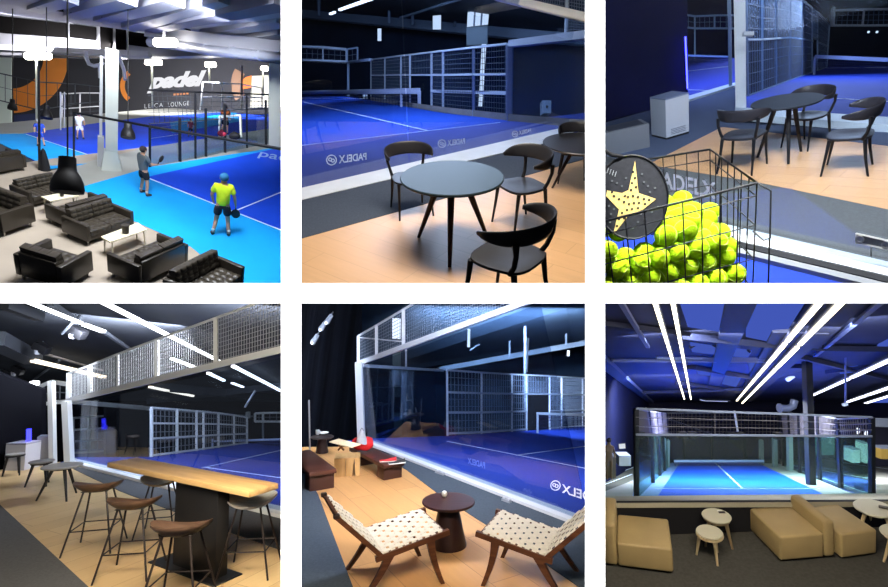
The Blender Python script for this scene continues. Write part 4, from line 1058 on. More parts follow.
# rear fence
bx = [(447.5, 435.5), (481.5, 434), (512, 431.8), (526.5, 431), (549.5, 429.5), (561.5, 428.8), (582.5, 427.6), (592, 427)]
tx = [(447, 370), (481.5, 372.5), (512, 374.3), (526.5, 375), (549.5, 376), (561.5, 376.8), (582.5, 378), (592, 378.5)]
b5 = [CT.hit(*p) for p in bx]; t5 = [B.up(b_, *q) for b_, q in zip(b5, tx)]
fence('court_fence', 'rear fence of netting panels across the blue court, with a dark gateway', b5, t5, M_steel5, M_wire5, .05, (.03, .35, .66, 1), .045, .16, .012, skip=(3,))
fence('court_fence', 'netting panel over the dark gateway in the rear fence', [lerp(b5[3], t5[3], .66), lerp(b5[4], t5[4], .66)], [t5[3], t5[4]], M_steel5, M_wire5, .04, (0, 1), .045, .16, .012)
slab_px('wall_panel', [(527, 431.5), (549.5, 430), (549.5, 394), (527, 393)], [25]*4, mat('gateway_black', (8, 14, 26), .8))
gw = wthing('glass_wall', 'dark glass end wall between the corner post and the rear fence', 'glass wall', at(364, 441, 9.5))
k = MB(); a, b2, c, d = at(365, 441, 9.5), at(446, 436, 15), at(446, 370.5, 15), at(365, 366, 9.5); e = V((0, .02, 0)); k.hexa([a, b2, b2+e, a+e, d, c, c+e, d+e]); k.build('pane', glass_mat('blue_tint_glass', (190, 208, 222), .04), gw, True, smooth=False)
# net
nw = wthing('court_net', 'net with pale tape and end post before the rear fence at the right', 'net', CT.hit(537.5, 431))
k = MB(); k.bar(at(537.5, 413.5, 15.5), at(592, 415, 14), .04, .07); k.build('top_band', M_steel5, nw, True)
k = MB(); k.bar(at(537.5, 433, 15.5), at(537.5, 412.5, 15.5), .06, .06); k.build('post', M_steel5, nw, True)
k = MB(); netting(k, at(538, 431, 15.6), at(592, 430, 14.1), at(592, 415, 14.1), at(538, 413.5, 15.6), 40, 5, .012); k.build('netting', M_netcord, nw, True, smooth=False)
# court floodlight and hanging tubes
t = wthing('floodlight_pole', 'slim floodlight pole standing above the rear fence', 'floodlight', at(525.5, 374, 16))
k = MB(); k.tube(at(525, 410, 16.3), at(525, 322, 16.3), .045); k.build('pole', M_wire5, t, True)
k = MB(); k.bar(at(518.5, 320.8, 16.2), at(528, 318, 16.2), .12, .08); k.build('lamp_head', M_steel5, t, True)
M_tube5 = lamp_mat('cool_hanging_tube', (220, 235, 255), 2.2)
for (x, y0, y1, lb, w_) in ((469, 329, 347, 'bright upright tube light hanging below the white beam', .075), (568.5, 350.5, 356, 'tiny upright tube light at the right above the rear fence', .06)):
    k = MB(); k.bar(at(x, y0, 15), at(x-.4, y1, 15), w_, w_); single(k, 'tube_light', M_tube5, lb, 'ceiling light')
k = MB(); k.bar(at(528.3, 338, 16), at(526.8, 372, 16), .04, .04); single(k, 'tube_light', lamp_mat('pole_reflection_glow', (170, 190, 215), .8), 'long thin glowing strip painting the bright reflection beside the floodlight pole', 'ceiling light')  # glowing bar stands in for the reflection on the pole
# spots on the drape
for i, (x, y, lb) in enumerate(((329, 319, 'highest of the little spotlights on the black drape'), (323, 326, 'middle spotlight of the little row on the black drape'), (315, 339, 'lowest of the little spotlights on the black drape'))):
    d = 9.5; t = wthing('spotlight', lb, 'spotlight', at(x, y, d))
    k = MB(); k.tube(at(x-2.5, y+3.5, d), at(x+2.5, y-4, d+.1), .055, .04); k.build('body', mat('grey_spot_can', (92, 100, 112), .4), t, True)
    k = MB(); k.ball(at(x-2.8, y+3.9, d-.02), .036, 10, 6); k.build('lens', mat('spot_lens', (170, 180, 190), .3), t, True)
    k = MB(); k.tube(at(x+1, y-2, d), at(x+4, y-7, d+.2), .012); k.build('bracket', mat('grey_spot_can', (92, 100, 112), .4), t, True)
k = MB(); g = B.fl(310, 452); k.bar(g, B.up(g, 309, 400), .022, .022); single(k, 'pole', mat('pale_grey_pole', (150, 156, 164), .5), 'thin pale pole standing against the black drape at the left', 'pole')
# glass along the court
e0 = B.fl(366, KL5(366)+.6); e1 = B.fl(590, KL5(590)+.6); n = ((e1-e0).cross(B.N)).normalized()*.012; GL = Plane(e0, e1, e0+B.N)
k = MB(); k.hexa([e0, e1, e1-n, e0-n, bs[0]-B.N*.08, bs[-1]-B.N*.08, bs[-1]-n-B.N*.08, bs[0]-n-B.N*.08]); single(k, 'glass_screen', M_glass, 'clear glass wall along the court edge behind the lounge chairs', 'glass wall', smooth=False)
logo('wall_lettering', 'mirrored club lettering low on the glass above the side table', [(468, 463.5), (485, 468.5), (485, 462.5), (467.5, 457.5)], None, True, mat('dim_blue_lettering', (130, 146, 214), .6), plane=GL)
logo('wall_lettering', 'mirrored club lettering with ring mark on the glass at the right edge', [(562, 492.5), (606, 507), (606, 497), (562, 484)], (555.5, 485.5, 5.2), True, plane=GL)
for (x, y, lb) in ((440, 473, 'small clear clamp at the foot of the glass, by the first court joint'), (506.5, 500.5, 'small clear clamp at the foot of the glass beside the right chair')):
    t = wthing('glass_clamp', lb, 'clamp', B.fl(x, y)); k = MB(); a = B.fl(x-4, y-1.5, .02); b2 = B.fl(x+4, y+1.2, .02); k.bar(a, b2, .04, .03); k.build('plate', mat('steel_clamp', (170, 176, 184), .35, metal=.3), t, True)
    for s_ in (.2, .8):
        k = MB(); c = lerp(a, b2, s_); k.path([c+B.N*.01, c+B.N*.03], .012, 10); k.build('bolt', mat('steel_clamp_bolt', (210, 214, 220), .3, metal=.3), t, True)
# ---------------- furniture
M_teak = wood_mat('dark_teak_frame', (66, 38, 24), (104, 64, 40), rough=.4, axis='Y', sc=8)
M_strap = mat('white_leather_strap', (226, 220, 206), .6, noise=(30, .05), bump=(120, .2))
M_tip = mat('dark_end_grain', (40, 26, 20), .5)
def weave(T, part, o, ux, uy, nrm, W, L, nx, ny, wx, wy, wrap=.0):
    """plain weave of flat straps on the rectangle o + ux*W, uy*L"""
    mb = MB(); th = .0022; amp = .0042
    def strap(p0, d, ln, side, w_, n_, phase, ends):
        m_ = n_*4; secs = []
        for i in range(m_+1):
            t_ = i/m_; z = amp*math.sin(PI*(t_*n_+phase))
            p = p0+d*(ln*t_)+nrm*z
            secs.append([p-side*w_/2-nrm*th, p+side*w_/2-nrm*th, p+side*w_/2+nrm*th, p-side*w_/2+nrm*th])
        if ends:   # folded round the rail
            a = secs[0]; secs.insert(0, [q-d*.012-nrm*.03 for q in a]); b_ = secs[-1]; secs.append([q+d*.012-nrm*.03 for q in b_])
        mb.loft(secs)
    for i in range(nx): strap(o+ux*(W*(i+.5)/nx), uy, L, ux, wx, ny, .5+i % 2, True)
    for j in range(ny): strap(o+uy*(L*(j+.5)/ny), ux, W, uy, wy, nx, .5+(j+1) % 2, True)
    mb.build(part, M_strap, T, smooth=False, kind='stuff')
def make_lounge(T):
    W = .54
    f = lambda y, z: V((0, y, z))
    sf, sr = f(.36, .40), f(-.20, .30)          # seat rail ends
    bb, bt = f(-.13, .25), f(-.55, .66)         # back rail ends
    for sx in (-1, 1):
        x = V((sx*W/2, 0, 0)); hx = V((sx*.019, 0, 0))
        k = MB(); k.bar(x+sf+f(.03, .004), x+sr+f(-.04, -.008), .036, .042, up=(0, 0, 1)); k.build('seat_rail', M_teak, T, smooth=False)
        k = MB(); k.bar(x+bb, x+bt, .032, .036, up=(0, 1, 0)); k.build('back_rail', M_teak, T, smooth=False)
        k = MB(); k.rbox(-.019, .019, -.024, .024, -.012, .022, .006, 2, Matrix.Translation(x+bt)); k.build('finial', M_tip, T)
        k = MB()
        for pa, pb2, w0, w1 in ((f(.22, .375), f(.33, 0), .075, .034), (f(-.12, .315), f(-.34, 0), .085, .036)):
            d_ = (pb2-pa); secs = []
            for i in range(7):
                t_ = i/6; c = lerp(pa, pb2, t_)+f(math.sin(PI*t_)*.018*(1 if pb2.y > 0 else -1)*-1, 0); w_ = w0+(w1-w0)*(t_**.6)
                secs.append([x+c+f(-w_/2, 0)-hx*.9, x+c+f(w_/2, 0)-hx*.9, x+c+f(w_/2, 0)+hx*.9, x+c+f(-w_/2, 0)+hx*.9])
            k = MB(); k.loft(secs); k.build('leg', M_teak, T, angle=50)
    for p, nm in ((lerp(sf, sr, .02), 'front_stretcher'), (lerp(sf, sr, .97), 'rear_stretcher'), (lerp(bb, bt, .97), 'top_rail'), (lerp(bb, bt, .1), 'lower_back_rail')):
        k = MB(); k.bar(p-V((W/2, 0, 0)), p+V((W/2, 0, 0)), .026, .026); k.build(nm, M_teak, T, smooth=False)
    X = V((1, 0, 0)); uy = (sf-sr).normalized(); nr = X.cross(uy)
    weave(T, 'woven_seat', lerp(sf, sr, .96)-V((W/2, 0, 0))+nr*.026, X, uy, nr, W, (sf-sr).length*.93, 9, 9, .036, .037)
    ub = (bt-bb).normalized(); nb = X.cross(ub)
    if nb.y < 0: nb = -nb
    weave(T, 'woven_back', lerp(bb, bt, .1)-V((W/2, 0, 0))+nb*.024, X, ub, nb, W, (bt-bb).length*.86, 9, 8, .036, .037)
    return T
lc = make_lounge(B.thing('lounge_chair', 'woven white strap lounge chair at the left, facing the small dark table', 'lounge chair', 394, 576, -67, .95))
c = copy_tree(lc); B.place(c, 531, 578, 66, .95); c['label'] = 'woven white strap lounge chair at the right, its back cut by the edge'
M_wenge = wood_mat('wenge_veneer', (44, 24, 22), (72, 42, 38), rough=.35, axis='X', sc=6)
t = B.thing('side_table', 'round dark wood side table on a cone base between the lounge chairs', 'table', 448.5, 545, 0, 1)
k = MB(); k.lathe([(.235, .375), (.245, .385), (.245, .395), (.24, .40)], 40); k.build('tabletop', M_wenge, t, angle=30)
k = MB(); k.lathe([(.165, 0), (.165, .012), (.085, .375)], 36); k.build('base', mat('dark_wenge_base', (38, 22, 22), .4), t, angle=30)
g = B.up(B.fl(451, 541), 451, 497); M4 = B.mtx(B.fl(447.5, 538, 0), 0, 1)
t2 = B.thing('candle_cup', 'little white ball-shaped cup standing on the round dark side table', 'cup', 0, 0, 0, 1, p=B.fl(444.5, 497, .401))
k = MB(); k.lathe([(.012, 0), (.024, .012), (.028, .03), (.022, .048), (.014, .055)], 20); k.build('bowl', mat('white_glaze', (224, 222, 214), .3), t2, angle=60)
k = MB(); k.lathe([(.02, .046), (.0225, .047), (.02, .05)], 20); k.build('rim', mat('dark_cup_rim', (70, 56, 48), .5), t2)
# benches
M_rosewood = wood_mat('rosewood_bench', (60, 34, 28), (90, 56, 44), rough=.35, axis='Y', sc=5)
def bench(name, label, a, b2, w_, h, yaw_extra=0):
    """slab bench whose long axis runs from floor pixel a (far) to b2 (near)"""
    p0 = B.fl(*a); p1 = B.fl(*b2); l = B.loc(p1)-B.loc(p0); yaw = math.degrees(math.atan2(l.y, l.x)); L = l.length
    t = B.thing(name, label, 'bench', 0, 0, yaw, 1, p=p0)
    k = MB(); k.rbox(-.1, L+.04, -w_/2, w_/2, h-.05, h, .006, 2); k.build('seat', M_rosewood, t)
    k = MB(); k.rbox(L-.2, L, -w_/2+.015, w_/2-.015, 0, h-.05, .006, 2); k.build('leg', mat('rosewood_block', (64, 38, 30), .45), t)
    k = MB(); k.rbox(.0, .2, -w_/2+.015, w_/2-.015, 0, h-.05, .006, 2); k.build('leg', mat('rosewood_block', (64, 38, 30), .45), t)
    return t
bench('bench', 'long dark bench by the court edge with gear lying on its near end', (361, 462), (393, 479), .30, .21)
bench('bench', 'dark block bench at the left edge beside the pale wooden box', (300, 470), (322, 490), .34, .24)
# pale wooden stool boxes
M_birch = wood_mat('birch_ply', (186, 148, 92), (210, 174, 118), rough=.5, axis='Z', sc=5)
p0 = B.fl(334, 477); p1 = B.fl(359.5, 476); t = wthing('box_stool', 'pale wooden box stool with a slit in its front, beside the red bag', 'stool', p0)
q = block8(p0, p1, .3, None, .24); k = MB()
m_ = .5
for u0, u1 in ((0, .44), (.46, .70), (.84, 1.0)):
    f0 = lerp(q[0], q[1], u0); f1 = lerp(q[0], q[1], u1); g0_ = lerp(q[3], q[2], u0); g1_ = lerp(q[3], q[2], u1)
    top = B.N*(.225)
    if u0 == .46: k.hexa([f0, f1, g1_, g0_, f0+top, lerp(q[0], q[1], .77)+top, lerp(q[3], q[2], .77)+top, g0_+top])
    elif u0 == .84: k.hexa([f0, f1, g1_, g0_, lerp(q[0], q[1], .80)+top*.98, f1+top, g1_+top, lerp(q[3], q[2], .80)+top*.98])
    else: k.hexa([f0, f1, g1_, g0_, f0+top, f1+top, g1_+top, g0_+top])
k.build('body', M_birch, t, True, smooth=False)
k = MB(); k.hexa([z-B.N*.018 for z in q[4:]]+[z for z in q[4:]]); k.build('top', M_birch, t, True, smooth=False)
tc = sum(q[4:], V())/4
t = wthing('tray_stand', 'slanted pale tray on little crossed wooden legs on top of the box stool', 'tray', tc)
k = MB(); a = at(334, 440.5, 6.55); b2 = at(356, 446, 6.3); k.bar(a, b2, .16, .012); k.build('tray', mat('cream_tray', (232, 214, 176), .6), t, True, smooth=False)
for x0, x1 in ((338, 344), (344, 338)):
    k = MB(); k.bar(at(x0, 450.3, 6.4), at(x1, 443.3, 6.42), .02, .02); k.build('leg', mat('brown_stick', (120, 76, 40), .5), t, True)
# red bag with a grey pouch
M_red = mat('red_nylon', (206, 30, 34), .6, noise=(14, .12), bump=(18, .5))
c = B.fl(363, 449.5, .24)
t = wthing('sports_bag', 'red bag with white straps on the far end of the court-side bench', 'bag', c)
k = MB(); rn = random.Random(5)
secs = []
for j in range(9):
    th = PI*j/8; secs.append([c+B.Rt*(.155*(max(.02, math.sin(th))**.6)*math.cos(a)*(1+.06*math.sin(5*a+j)))+B.Fw*(.10*(max(.02, math.sin(th))**.6)*math.sin(a))+B.N*(.085-.095*math.cos(th)+.012*math.sin(3*a+j)*math.sin(th)) for a in [2*PI*i/20 for i in range(20)]])
k.loft(secs); k.build('body', M_red, t, True)
k = MB(); k.path([c+B.Rt*-.06+B.N*.1-B.Fw*.05, c+B.Rt*-.03+B.N*.135-B.Fw*.03, c+B.Rt*.03+B.N*.13-B.Fw*.02, c+B.Rt*.06+B.N*.095-B.Fw*.05], .010, 8); k.build('strap', mat('white_webbing', (220, 220, 220), .7), t, True)
c2 = B.fl(361, 446, .33)
t = wthing('backpack', 'pale grey pouch slumped on top behind the red bag', 'bag', c2)
k = MB(); secs = []
for j in range(8):
    f_ = j/7; rr = .075*(1-f_**2.2*.85); secs.append([c2+B.Rt*(rr*math.cos(a)-.0*f_)+B.Fw*(rr*.7*math.sin(a)+.05)+B.N*(f_*.2+.02+.008*math.sin(3*a+j)) for a in [2*PI*i/16 for i in range(16)]])
k.loft(secs); k.build('body', mat('pale_grey_nylon', (170, 174, 182), .7, bump=(20, .5)), t, True)
k = MB(); k.path([c2+B.N*.2+B.Rt*-.02+B.Fw*.05, c2+B.N*.24+B.Fw*.05, c2+B.N*.2+B.Rt*.03+B.Fw*.05], .008, 8); k.build('strap', mat('grey_webbing', (120, 124, 132), .7), t, True)
# gear on the bench end
def gear(name, label, cat, x, y, r_, m, m2, yaw):
    T = B.thing(name, label, cat, x, y, yaw, 1, h=.212)
    k = MB(); secs = []
    for j in range(9):
        f_ = j/8; w_ = .034*(.6+.4*math.sin(PI*min(1, f_*1.15)))*r_; h_ = (.03+.05*max(0, f_-.35)**.8)*r_
        secs.append([V(((f_-.5)*.24*r_, w_*math.cos(a), max(0, h_*.5+h_*.5*math.sin(a)))) for a in [2*PI*i/12 for i in range(12)]])
    k.loft(secs); k.build('upper', m, T)
    k = MB(); k.rbox(-.125*r_, .125*r_, -.036*r_, .036*r_, 0, .014*r_, .005, 2); k.build('sole', m2, T)
M_grey = mat('dark_mesh_shoe', (52, 54, 58), .7); M_redsh = mat('red_mesh_shoe', (196, 40, 44), .6); M_sole = mat('pale_sole', (206, 206, 200), .6)
gear('sport_shoe', 'red sport shoe on the near end of the court-side bench', 'shoe', 388, 461.5, .9, M_redsh, M_sole, 8)
gear('sport_shoe', 'dark sport shoe with pale sole right of the red shoe on the bench', 'shoe', 397, 463.5, .9, M_grey, M_sole, 20)
# far round table with things on it
t = B.thing('side_table', 'far round dark table with a cone base by the black drape', 'table', 322, 452.5, 0, 1)
k = MB(); k.lathe([(.17, .235), (.178, .242), (.178, .25), (.17, .254)], 32); k.build('tabletop', mat('dark_far_top', (40, 34, 34), .4), t, angle=30)
k = MB(); k.lathe([(.10, 0), (.10, .01), (.065, .235)], 28); k.build('base', mat('dark_wenge_base', (38, 22, 22), .4), t, angle=30)
pt = B.fl(323.5, 434.3, .256); T = B.thing('dish', 'pale low dish on the far round dark table', 'dish', 0, 0, 0, 1, p=pt)
k = MB(); k.lathe([(.03, 0), (.07, .018), (.085, .03), (.075, .026), (.03, .01)], 20); k.build('bowl', mat('pale_dish', (196, 196, 190), .4), T)
T = B.thing('mug', 'small pale cup at the left side of the far round dark table', 'cup', 0, 0, 0, 1, p=B.fl(317.5, 434.6, .256))
k = MB(); k.lathe([(.024, 0), (.03, .02), (.03, .075), (.024, .07), (.02, .01)], 16); k.build('body', mat('grey_white_mug', (180, 184, 188), .4), T)
k = MB(); k.path([(.028, 0, .06), (.05, 0, .052), (.05, 0, .03), (.028, 0, .02)], .006, 6); k.build('handle', mat('grey_white_mug', (180, 184, 188), .4), T)
light('lounge_added_light', at(445, 312, 2.3), B.fl(440, 535), 1.1, .22, 100, (255, 240, 220))  # added light facing into the bay, unseen, for the lounge chairs
light('court_added_light', at(520, 330, 8.0), CT.hit(520, 465), 2.2, .4, 140, (225, 235, 255))  # added light on the court, turned away from view
light('court_added_light', at(500, 318, 14), at(500, 410, 26), 5, .5, 1300, (215, 230, 255), 100)  # added unseen light for the rear fence and wall
light('court_added_light', at(420, 315, 5.0), B.fl(380, 460), 1.2, .3, 150, (240, 240, 255))  # added unseen light for the benches and cage corner
end_bay([side_plane(299.0, -1), side_plane(587.4, 1), level_plane(301.6, 1)])
# ================================================================ BAY: beige modular sofas over the court (bottom right)
B = Bay(730, 545, 6.2, 33, -2)
M_carpet6 = mat('dim_grey_carpet', (72, 72, 70), .95, noise=(30, .14), spec=.1)
B.floor_poly('floor', [(600, 520), (892, 520), (892, 640), (600, 640)], M_carpet6)
M_beige6 = mat('greige_parapet', (142, 138, 122), .7, noise=(2, .06)); M_parw = mat('black_parapet_panel', (20, 21, 28), .7)
w0 = B.fl(598, 537); w1 = B.fl(894, 526.5); 
a0 = B.up(w0, 598, 503); a1 = B.up(w1, 894, 501.5)
e = B.Fw*.05
k = MB(); k.hexa([w0, w1, w1+e, w0+e, a0, a1, a1+e, a0+e]); struct(k, 'wall_parapet', M_parw, smooth=False)
# parapet cap reaching back to the court
PC = Plane(a0, a1, at(740, 496, 9.2))
k = MB(); pts = [a0, a1, PC.hit(894, 493), PC.hit(598, 496.5)]; k.poly(pts, -PC.N*.06); struct(k, 'trim_1', M_beige6, smooth=False)
# court below
A_ = at(650, 498, 10.5); B_ = at(830, 498, 10.5); C_ = at(718, 463, 27)
CT = Plane(A_, B_, C_)
M_court6 = mat('azure_turf', (8, 84, 240), .8, noise=(.8, .06), spec=.2)
M_apron6 = mat('pale_concrete_apron', (150, 150, 150), .8, noise=(1, .1)); M_navy6 = mat('navy_side_court', (38, 58, 130), .8)
CT.poly('floor', [(592, 503), (896, 503), (896, 455), (592, 455)], mat('dim_olive_floor', (72, 72, 66), .9, noise=(1, .15)), h=-.03)
CT.poly('court_floor', [(655, 500), (836, 500), (757, 462.5), (680, 462.5)], M_court6)
CT.poly('court_apron', [(632, 500), (655, 500), (680, 462.5), (672, 462.5), (634, 486)], mat('apron_painted_reflection', (120, 150, 220), .7), h=.004)  # pale blue reflection painted into the apron colour
CT.poly('court_apron', [(836, 500), (868, 500), (778, 463), (757, 462.5)], M_apron6, h=.004)
CT.poly('court_apron', [(868, 500), (876, 500), (876, 482), (796, 464.5), (786, 464.5)], M_navy6, h=.004)
CT.poly('court_apron', [(598, 501), (632, 501), (634, 480), (598, 494)], M_apron6, h=.004)
CT.poly('court_apron', [(876, 500), (896, 500), (896, 476), (876, 471)], mat('olive_concrete', (96, 94, 84), .85), h=.004)
k = MB(); CT.stripe(k, (655, 488.4), (820, 488.4), 1.3); CT.stripe(k, (715.5, 463), (742.5, 488.4), 1.3); CT.stripe(k, (680, 463.4), (757, 463.4), .8)
for a, b2 in (((790, 465), (896, 483)), ((786, 466), (874, 495)), ((840, 462), (896, 470))): CT.stripe(k, a, b2, .8)
for a, b2 in (((598, 480), (634, 467)), ((598, 487), (632, 474))): CT.stripe(k, a, b2, .7)
struct(k, 'court_line', M_line, smooth=False)
# hall walls and blue roof
M_wall6 = mat('dark_violet_hall_wall', (34, 34, 52), .85, noise=(.4, .2), spec=.1); M_wall6b = mat('deep_navy_wall', (12, 16, 44), .9, spec=.05)
slab_px('wall_back', [(642, 470), (900, 470), (900, 398), (642, 398)], [34, 34, 34, 34], M_wall6)
slab_px('wall_left', [(596, 490), (646, 468), (649, 401), (596, 354)], [13, 33, 33, 13], M_wall6b)
M_roof6 = mat('blue_roof_deck', (58, 63, 92), .8, noise=(.4, .2), spec=.1)
def d6(y): return 1/lerp(1/7.0, 1/33.5, (y-302)/(402-302))
slab_px('ceiling', [(588, 404), (905, 404), (905, 290), (588, 290)], [d6(404), d6(404), d6(290), d6(290)], M_roof6, ext=.2)
M_sky6 = lamp_mat('dusk_skylight', (84, 110, 226), .62)
def roof_px(name, px, m, lift=.12, ext=.05): return slab_px(name, px, [d6(y)-lift for x, y in px], m, ext=ext)
roof_px('window_1', [(688, 327), (727, 333), (738, 298), (678, 298)], M_sky6)
roof_px('window_2', [(746, 337), (779, 344), (808, 298), (747, 298)], M_sky6)
roof_px('window_3', [(692, 352), (718, 355), (718, 347), (690, 343)], M_sky6)
roof_px('window_4', [(726, 356), (748, 358), (752, 351), (730, 348)], M_sky6)
roof_px('window_5', [(698, 374), (716, 377), (717, 370), (696, 367)], M_sky6)
roof_px('window_6', [(722, 384), (736, 387), (741, 378), (725, 376)], M_sky6)
roof_px('window_7', [(750, 372), (786, 366), (790, 357), (748, 361)], M_sky6)
roof_px('window_8', [(840, 374), (858, 372), (858, 366), (840, 368)], M_sky6)
roof_px('window_9', [(876, 350), (892, 345), (892, 338), (878, 345)], M_sky6)
roof_px('window_10', [(862, 408), (892, 403), (892, 398), (866, 403)], M_sky6, .5)
M_tr6 = mat('navy_roof_truss', (40, 46, 78), .7); M_tr6l = mat('steel_blue_rail', (110, 126, 186), .6)
def rb(a, b2, w_, m=M_tr6, lift=.35):
    k = MB(); k.bar(at(a[0], a[1], d6(a[1])*.965), at(b2[0], b2[1], d6(b2[1])*.965), w_, min(w_*.5, .12)); return struct(k, 'beam', m, smooth=False)
rb((596, 322), (688, 334), .16); rb((684, 336), (786, 347), .3); rb((786, 347), (892, 349), .22); rb((742, 296), (714, 384), .36); rb((690, 367), (746, 377), .3); rb((642, 392), (760, 388), .35)
rb((680, 383), (740, 392), .3); rb((760, 380), (800, 366), .4); rb((828, 372), (892, 364), .2); rb((800, 357), (892, 380), .2)
rb((612, 360.5), (764, 361), .13, M_tr6l, .5); rb((656, 358), (764, 359), .1, M_tr6l, .6); rb((596, 357), (650, 402), .45, mat('slate_roof_edge', (64, 76, 116), .7)); 
rb((744, 400), (800, 330), .8, mat('dark_trunking', (34, 38, 62), .7), .1); rb((840, 296), (800, 345), .6, mat('dark_trunking', (34, 38, 62), .7), .1)  # trunking in one dark blue-grey colour
for (x0, x1, y) in ((690, 718, 349), (726, 750, 353)):   # arched hangers between the trusses
    k = MB(); k.path([at(lerp(x0, x1, i/10), y-4+6*math.sin(PI*i/10)*-1+3, d6(y)-.5) for i in range(11)], .03, 6); struct(k, 'beam', M_tr6, angle=60)
M_led6 = lamp_mat('warm_white_led', (255, 244, 214), 6); M_led6c = lamp_mat('cool_white_led', (226, 232, 255), 4)
M_track = mat('dark_led_track', (50, 54, 74), .6)
def led(a, b2, w_, lb, m=M_led6, segs=0, lift=.5):
    pa = at(a[0], a[1], d6(a[1])*.86); pb2 = at(b2[0], b2[1], d6(b2[1])*.86)
    t = wthing('led_batten', lb, 'ceiling light', lerp(pa, pb2, .5))
    s_ = max(1, segs)
    for i in range(s_):
        k = MB(); k.bar(lerp(pa, pb2, i/s_), lerp(pa, pb2, (i+.93)/s_), w_, .03); k.build('tube', m, t, True, smooth=False)
    k = MB(); k.bar(pa+V((0, .0, .05)), pb2+V((0, .0, .05)), w_*1.5, .04); k.build('housing', M_track, t, True, smooth=False)
led((653.5, 298), (684.5, 399.5), .045, 'left one of the pair of warm light lines at the upper left', segs=6)
led((672, 298), (691, 399.5), .045, 'right one of the pair of warm light lines at the upper left', segs=6)
led((824, 298), (736.5, 401), .06, 'left one of the pair of long light lines in the middle of the roof', segs=7, lift=1.6)
led((846, 298), (742, 403.5), .06, 'right one of the pair of long light lines in the middle of the roof', segs=7, lift=1.6)
led((896, 357.5), (808, 397.5), .1, 'single long light line right of the dark column', M_led6c, 3)
led((896, 385.5), (846, 402.5), .16, 'upper of the two short light lines at the far right', M_led6c, 2)
led((896, 394), (864, 403.8), .14, 'lower of the two short light lines at the far right', M_led6c, 1)
led((702, 400.3), (727, 401), .3, 'short flat light far back between the light line pairs', mat('pale_far_strip', (190, 200, 225), .5, emit=((200, 215, 255), .6)))
M_unlit = mat('unlit_conduit', (104, 116, 170), .6)
for a, b2, lb in (((619, 299), (648, 347), 'thin unlit rail at the upper left of the blue roof'), ((884, 299), (815, 356), 'thin unlit rail crossing the roof at the upper right')):
    k = MB(); k.bar(at(a[0], a[1], d6(a[1])-.5), at(b2[0], b2[1], d6(b2[1])-.5), .07, .05); single(k, 'conduit_rail', M_unlit, lb, 'rail', smooth=False)
k = MB(); k.rbox(-.14, .14, -.06, .06, -.06, .06, .02, 2, Matrix.Translation(at(790, 378, 17)) @ Matrix.Rotation(-.6, 4, 'Y')); single(k, 'spotlight', mat('lit_spot', (190, 205, 230), .4, emit=((210, 225, 255), .5)), 'small pale spotlight under the roof left of the dark column', 'spotlight')
t = wthing('air_duct', 'pale curved duct end hanging under the roof left of the dark column', 'duct', at(788, 408, 24))
k = MB(); k.path([at(780, 408, 24), at(788, 408.5, 24), at(793, 406, 24), at(794.5, 400, 24)], .17, 10); k.build('pipe', mat('pale_duct', (150, 160, 190), .4, metal=.3), t, True)
k = MB(); k.tube(at(779, 408, 24), at(780.5, 408, 24), .22, n=12); k.build('collar', mat('pale_duct', (150, 160, 190), .4, metal=.3), t, True)
k = MB(); k.bar(at(843, 405, 22), at(847, 404, 22), .12, .1); single(k, 'spotlight', mat('lit_spot', (190, 205, 230), .4, emit=((210, 225, 255), .5)), 'tiny lit spotlight high at the right above the cage', 'spotlight')
k = MB(); k.bar(at(845.5, 357, 12.5), at(845.5, 402, 12.6), .03, .03); single(k, 'hanging_rod', M_unlit, 'thin rod hanging from the roof right of the dark column', 'rod')
# dark column in front of the right part
g0 = CT.hit(811, 485); k = MB(); k.bar(g0, B.up(g0, 806.5, 350), .17, .17); k.bar(lerp(g0, B.up(g0, 806.5, 350), .93), B.up(g0, 806.2, 338), .3, .3); struct(k, 'column_1', mat('black_olive_column', (34, 34, 32), .6), smooth=False)
# the cage
M_cage6 = mat('black_cage_steel', (20, 21, 26), .5); M_net6 = mat('dark_netting', (84, 80, 82), .6); M_rail6 = mat('grey_cage_rail', (110, 116, 128), .5)
fl_ = [CT.hit(636, 500), CT.hit(873, 500)]
fb = [CT.hit(*p) for p in ((671, 464.5), (684, 462.5), (712, 462.5), (745, 462.5), (763, 463), (778, 464))]
def uprun(name, label, bases, tops, mids, cell=.2, wire=.016, pw=.1, posts=None):
    tt = [B.up(b_, *q) for b_, q in zip(bases, tops)]; mm = [B.up(b_, *q) for b_, q in zip(bases, mids)]
    t = wthing(name, label, 'fence', bases[0])
    for i, (b_, q) in enumerate(zip(bases, tt)):
        if posts and i not in posts: continue
        k = MB(); k.bar(b_, q, pw, pw); k.build('post', M_cage6, t, True, smooth=False)
    for i in range(len(bases)-1):
        for u, v in ((tt[i], tt[i+1]), (mm[i], mm[i+1])):
            k = MB(); k.bar(u, v, .035, .035); k.build('rail', M_rail6, t, True, smooth=False)
        n_ = MB(); L = (mm[i+1]-mm[i]).length; H = (tt[i]-mm[i]).length; netting(n_, mm[i], mm[i+1], tt[i+1], tt[i], max(3, int(L/cell)), max(3, int(H/cell)), wire)
        n_.build('mesh_panel', M_net6, t, True, smooth=False)
        k = MB(); e_ = V((0, .02, 0)); k.hexa([bases[i], bases[i+1], bases[i+1]+e_, bases[i]+e_, mm[i], mm[i+1], mm[i+1]+e_, mm[i]+e_]); k.build('glass_panel', M_gl6, t, True, smooth=False)
    return t
M_gl6 = glass_mat('green_tint_glass', (210, 228, 224), .018, white=.008)
uprun('court_cage', 'far end of the court cage, glass below dark netting', [CT.hit(653, 463.5)]+fb[1:4]+[fb[5]], [(653, 413), (684, 413), (712, 413), (745, 413), (778, 413)], [(653, 435.5), (684, 435.5), (712, 435.5), (745, 435.5), (778, 435.5)], pw=.08)
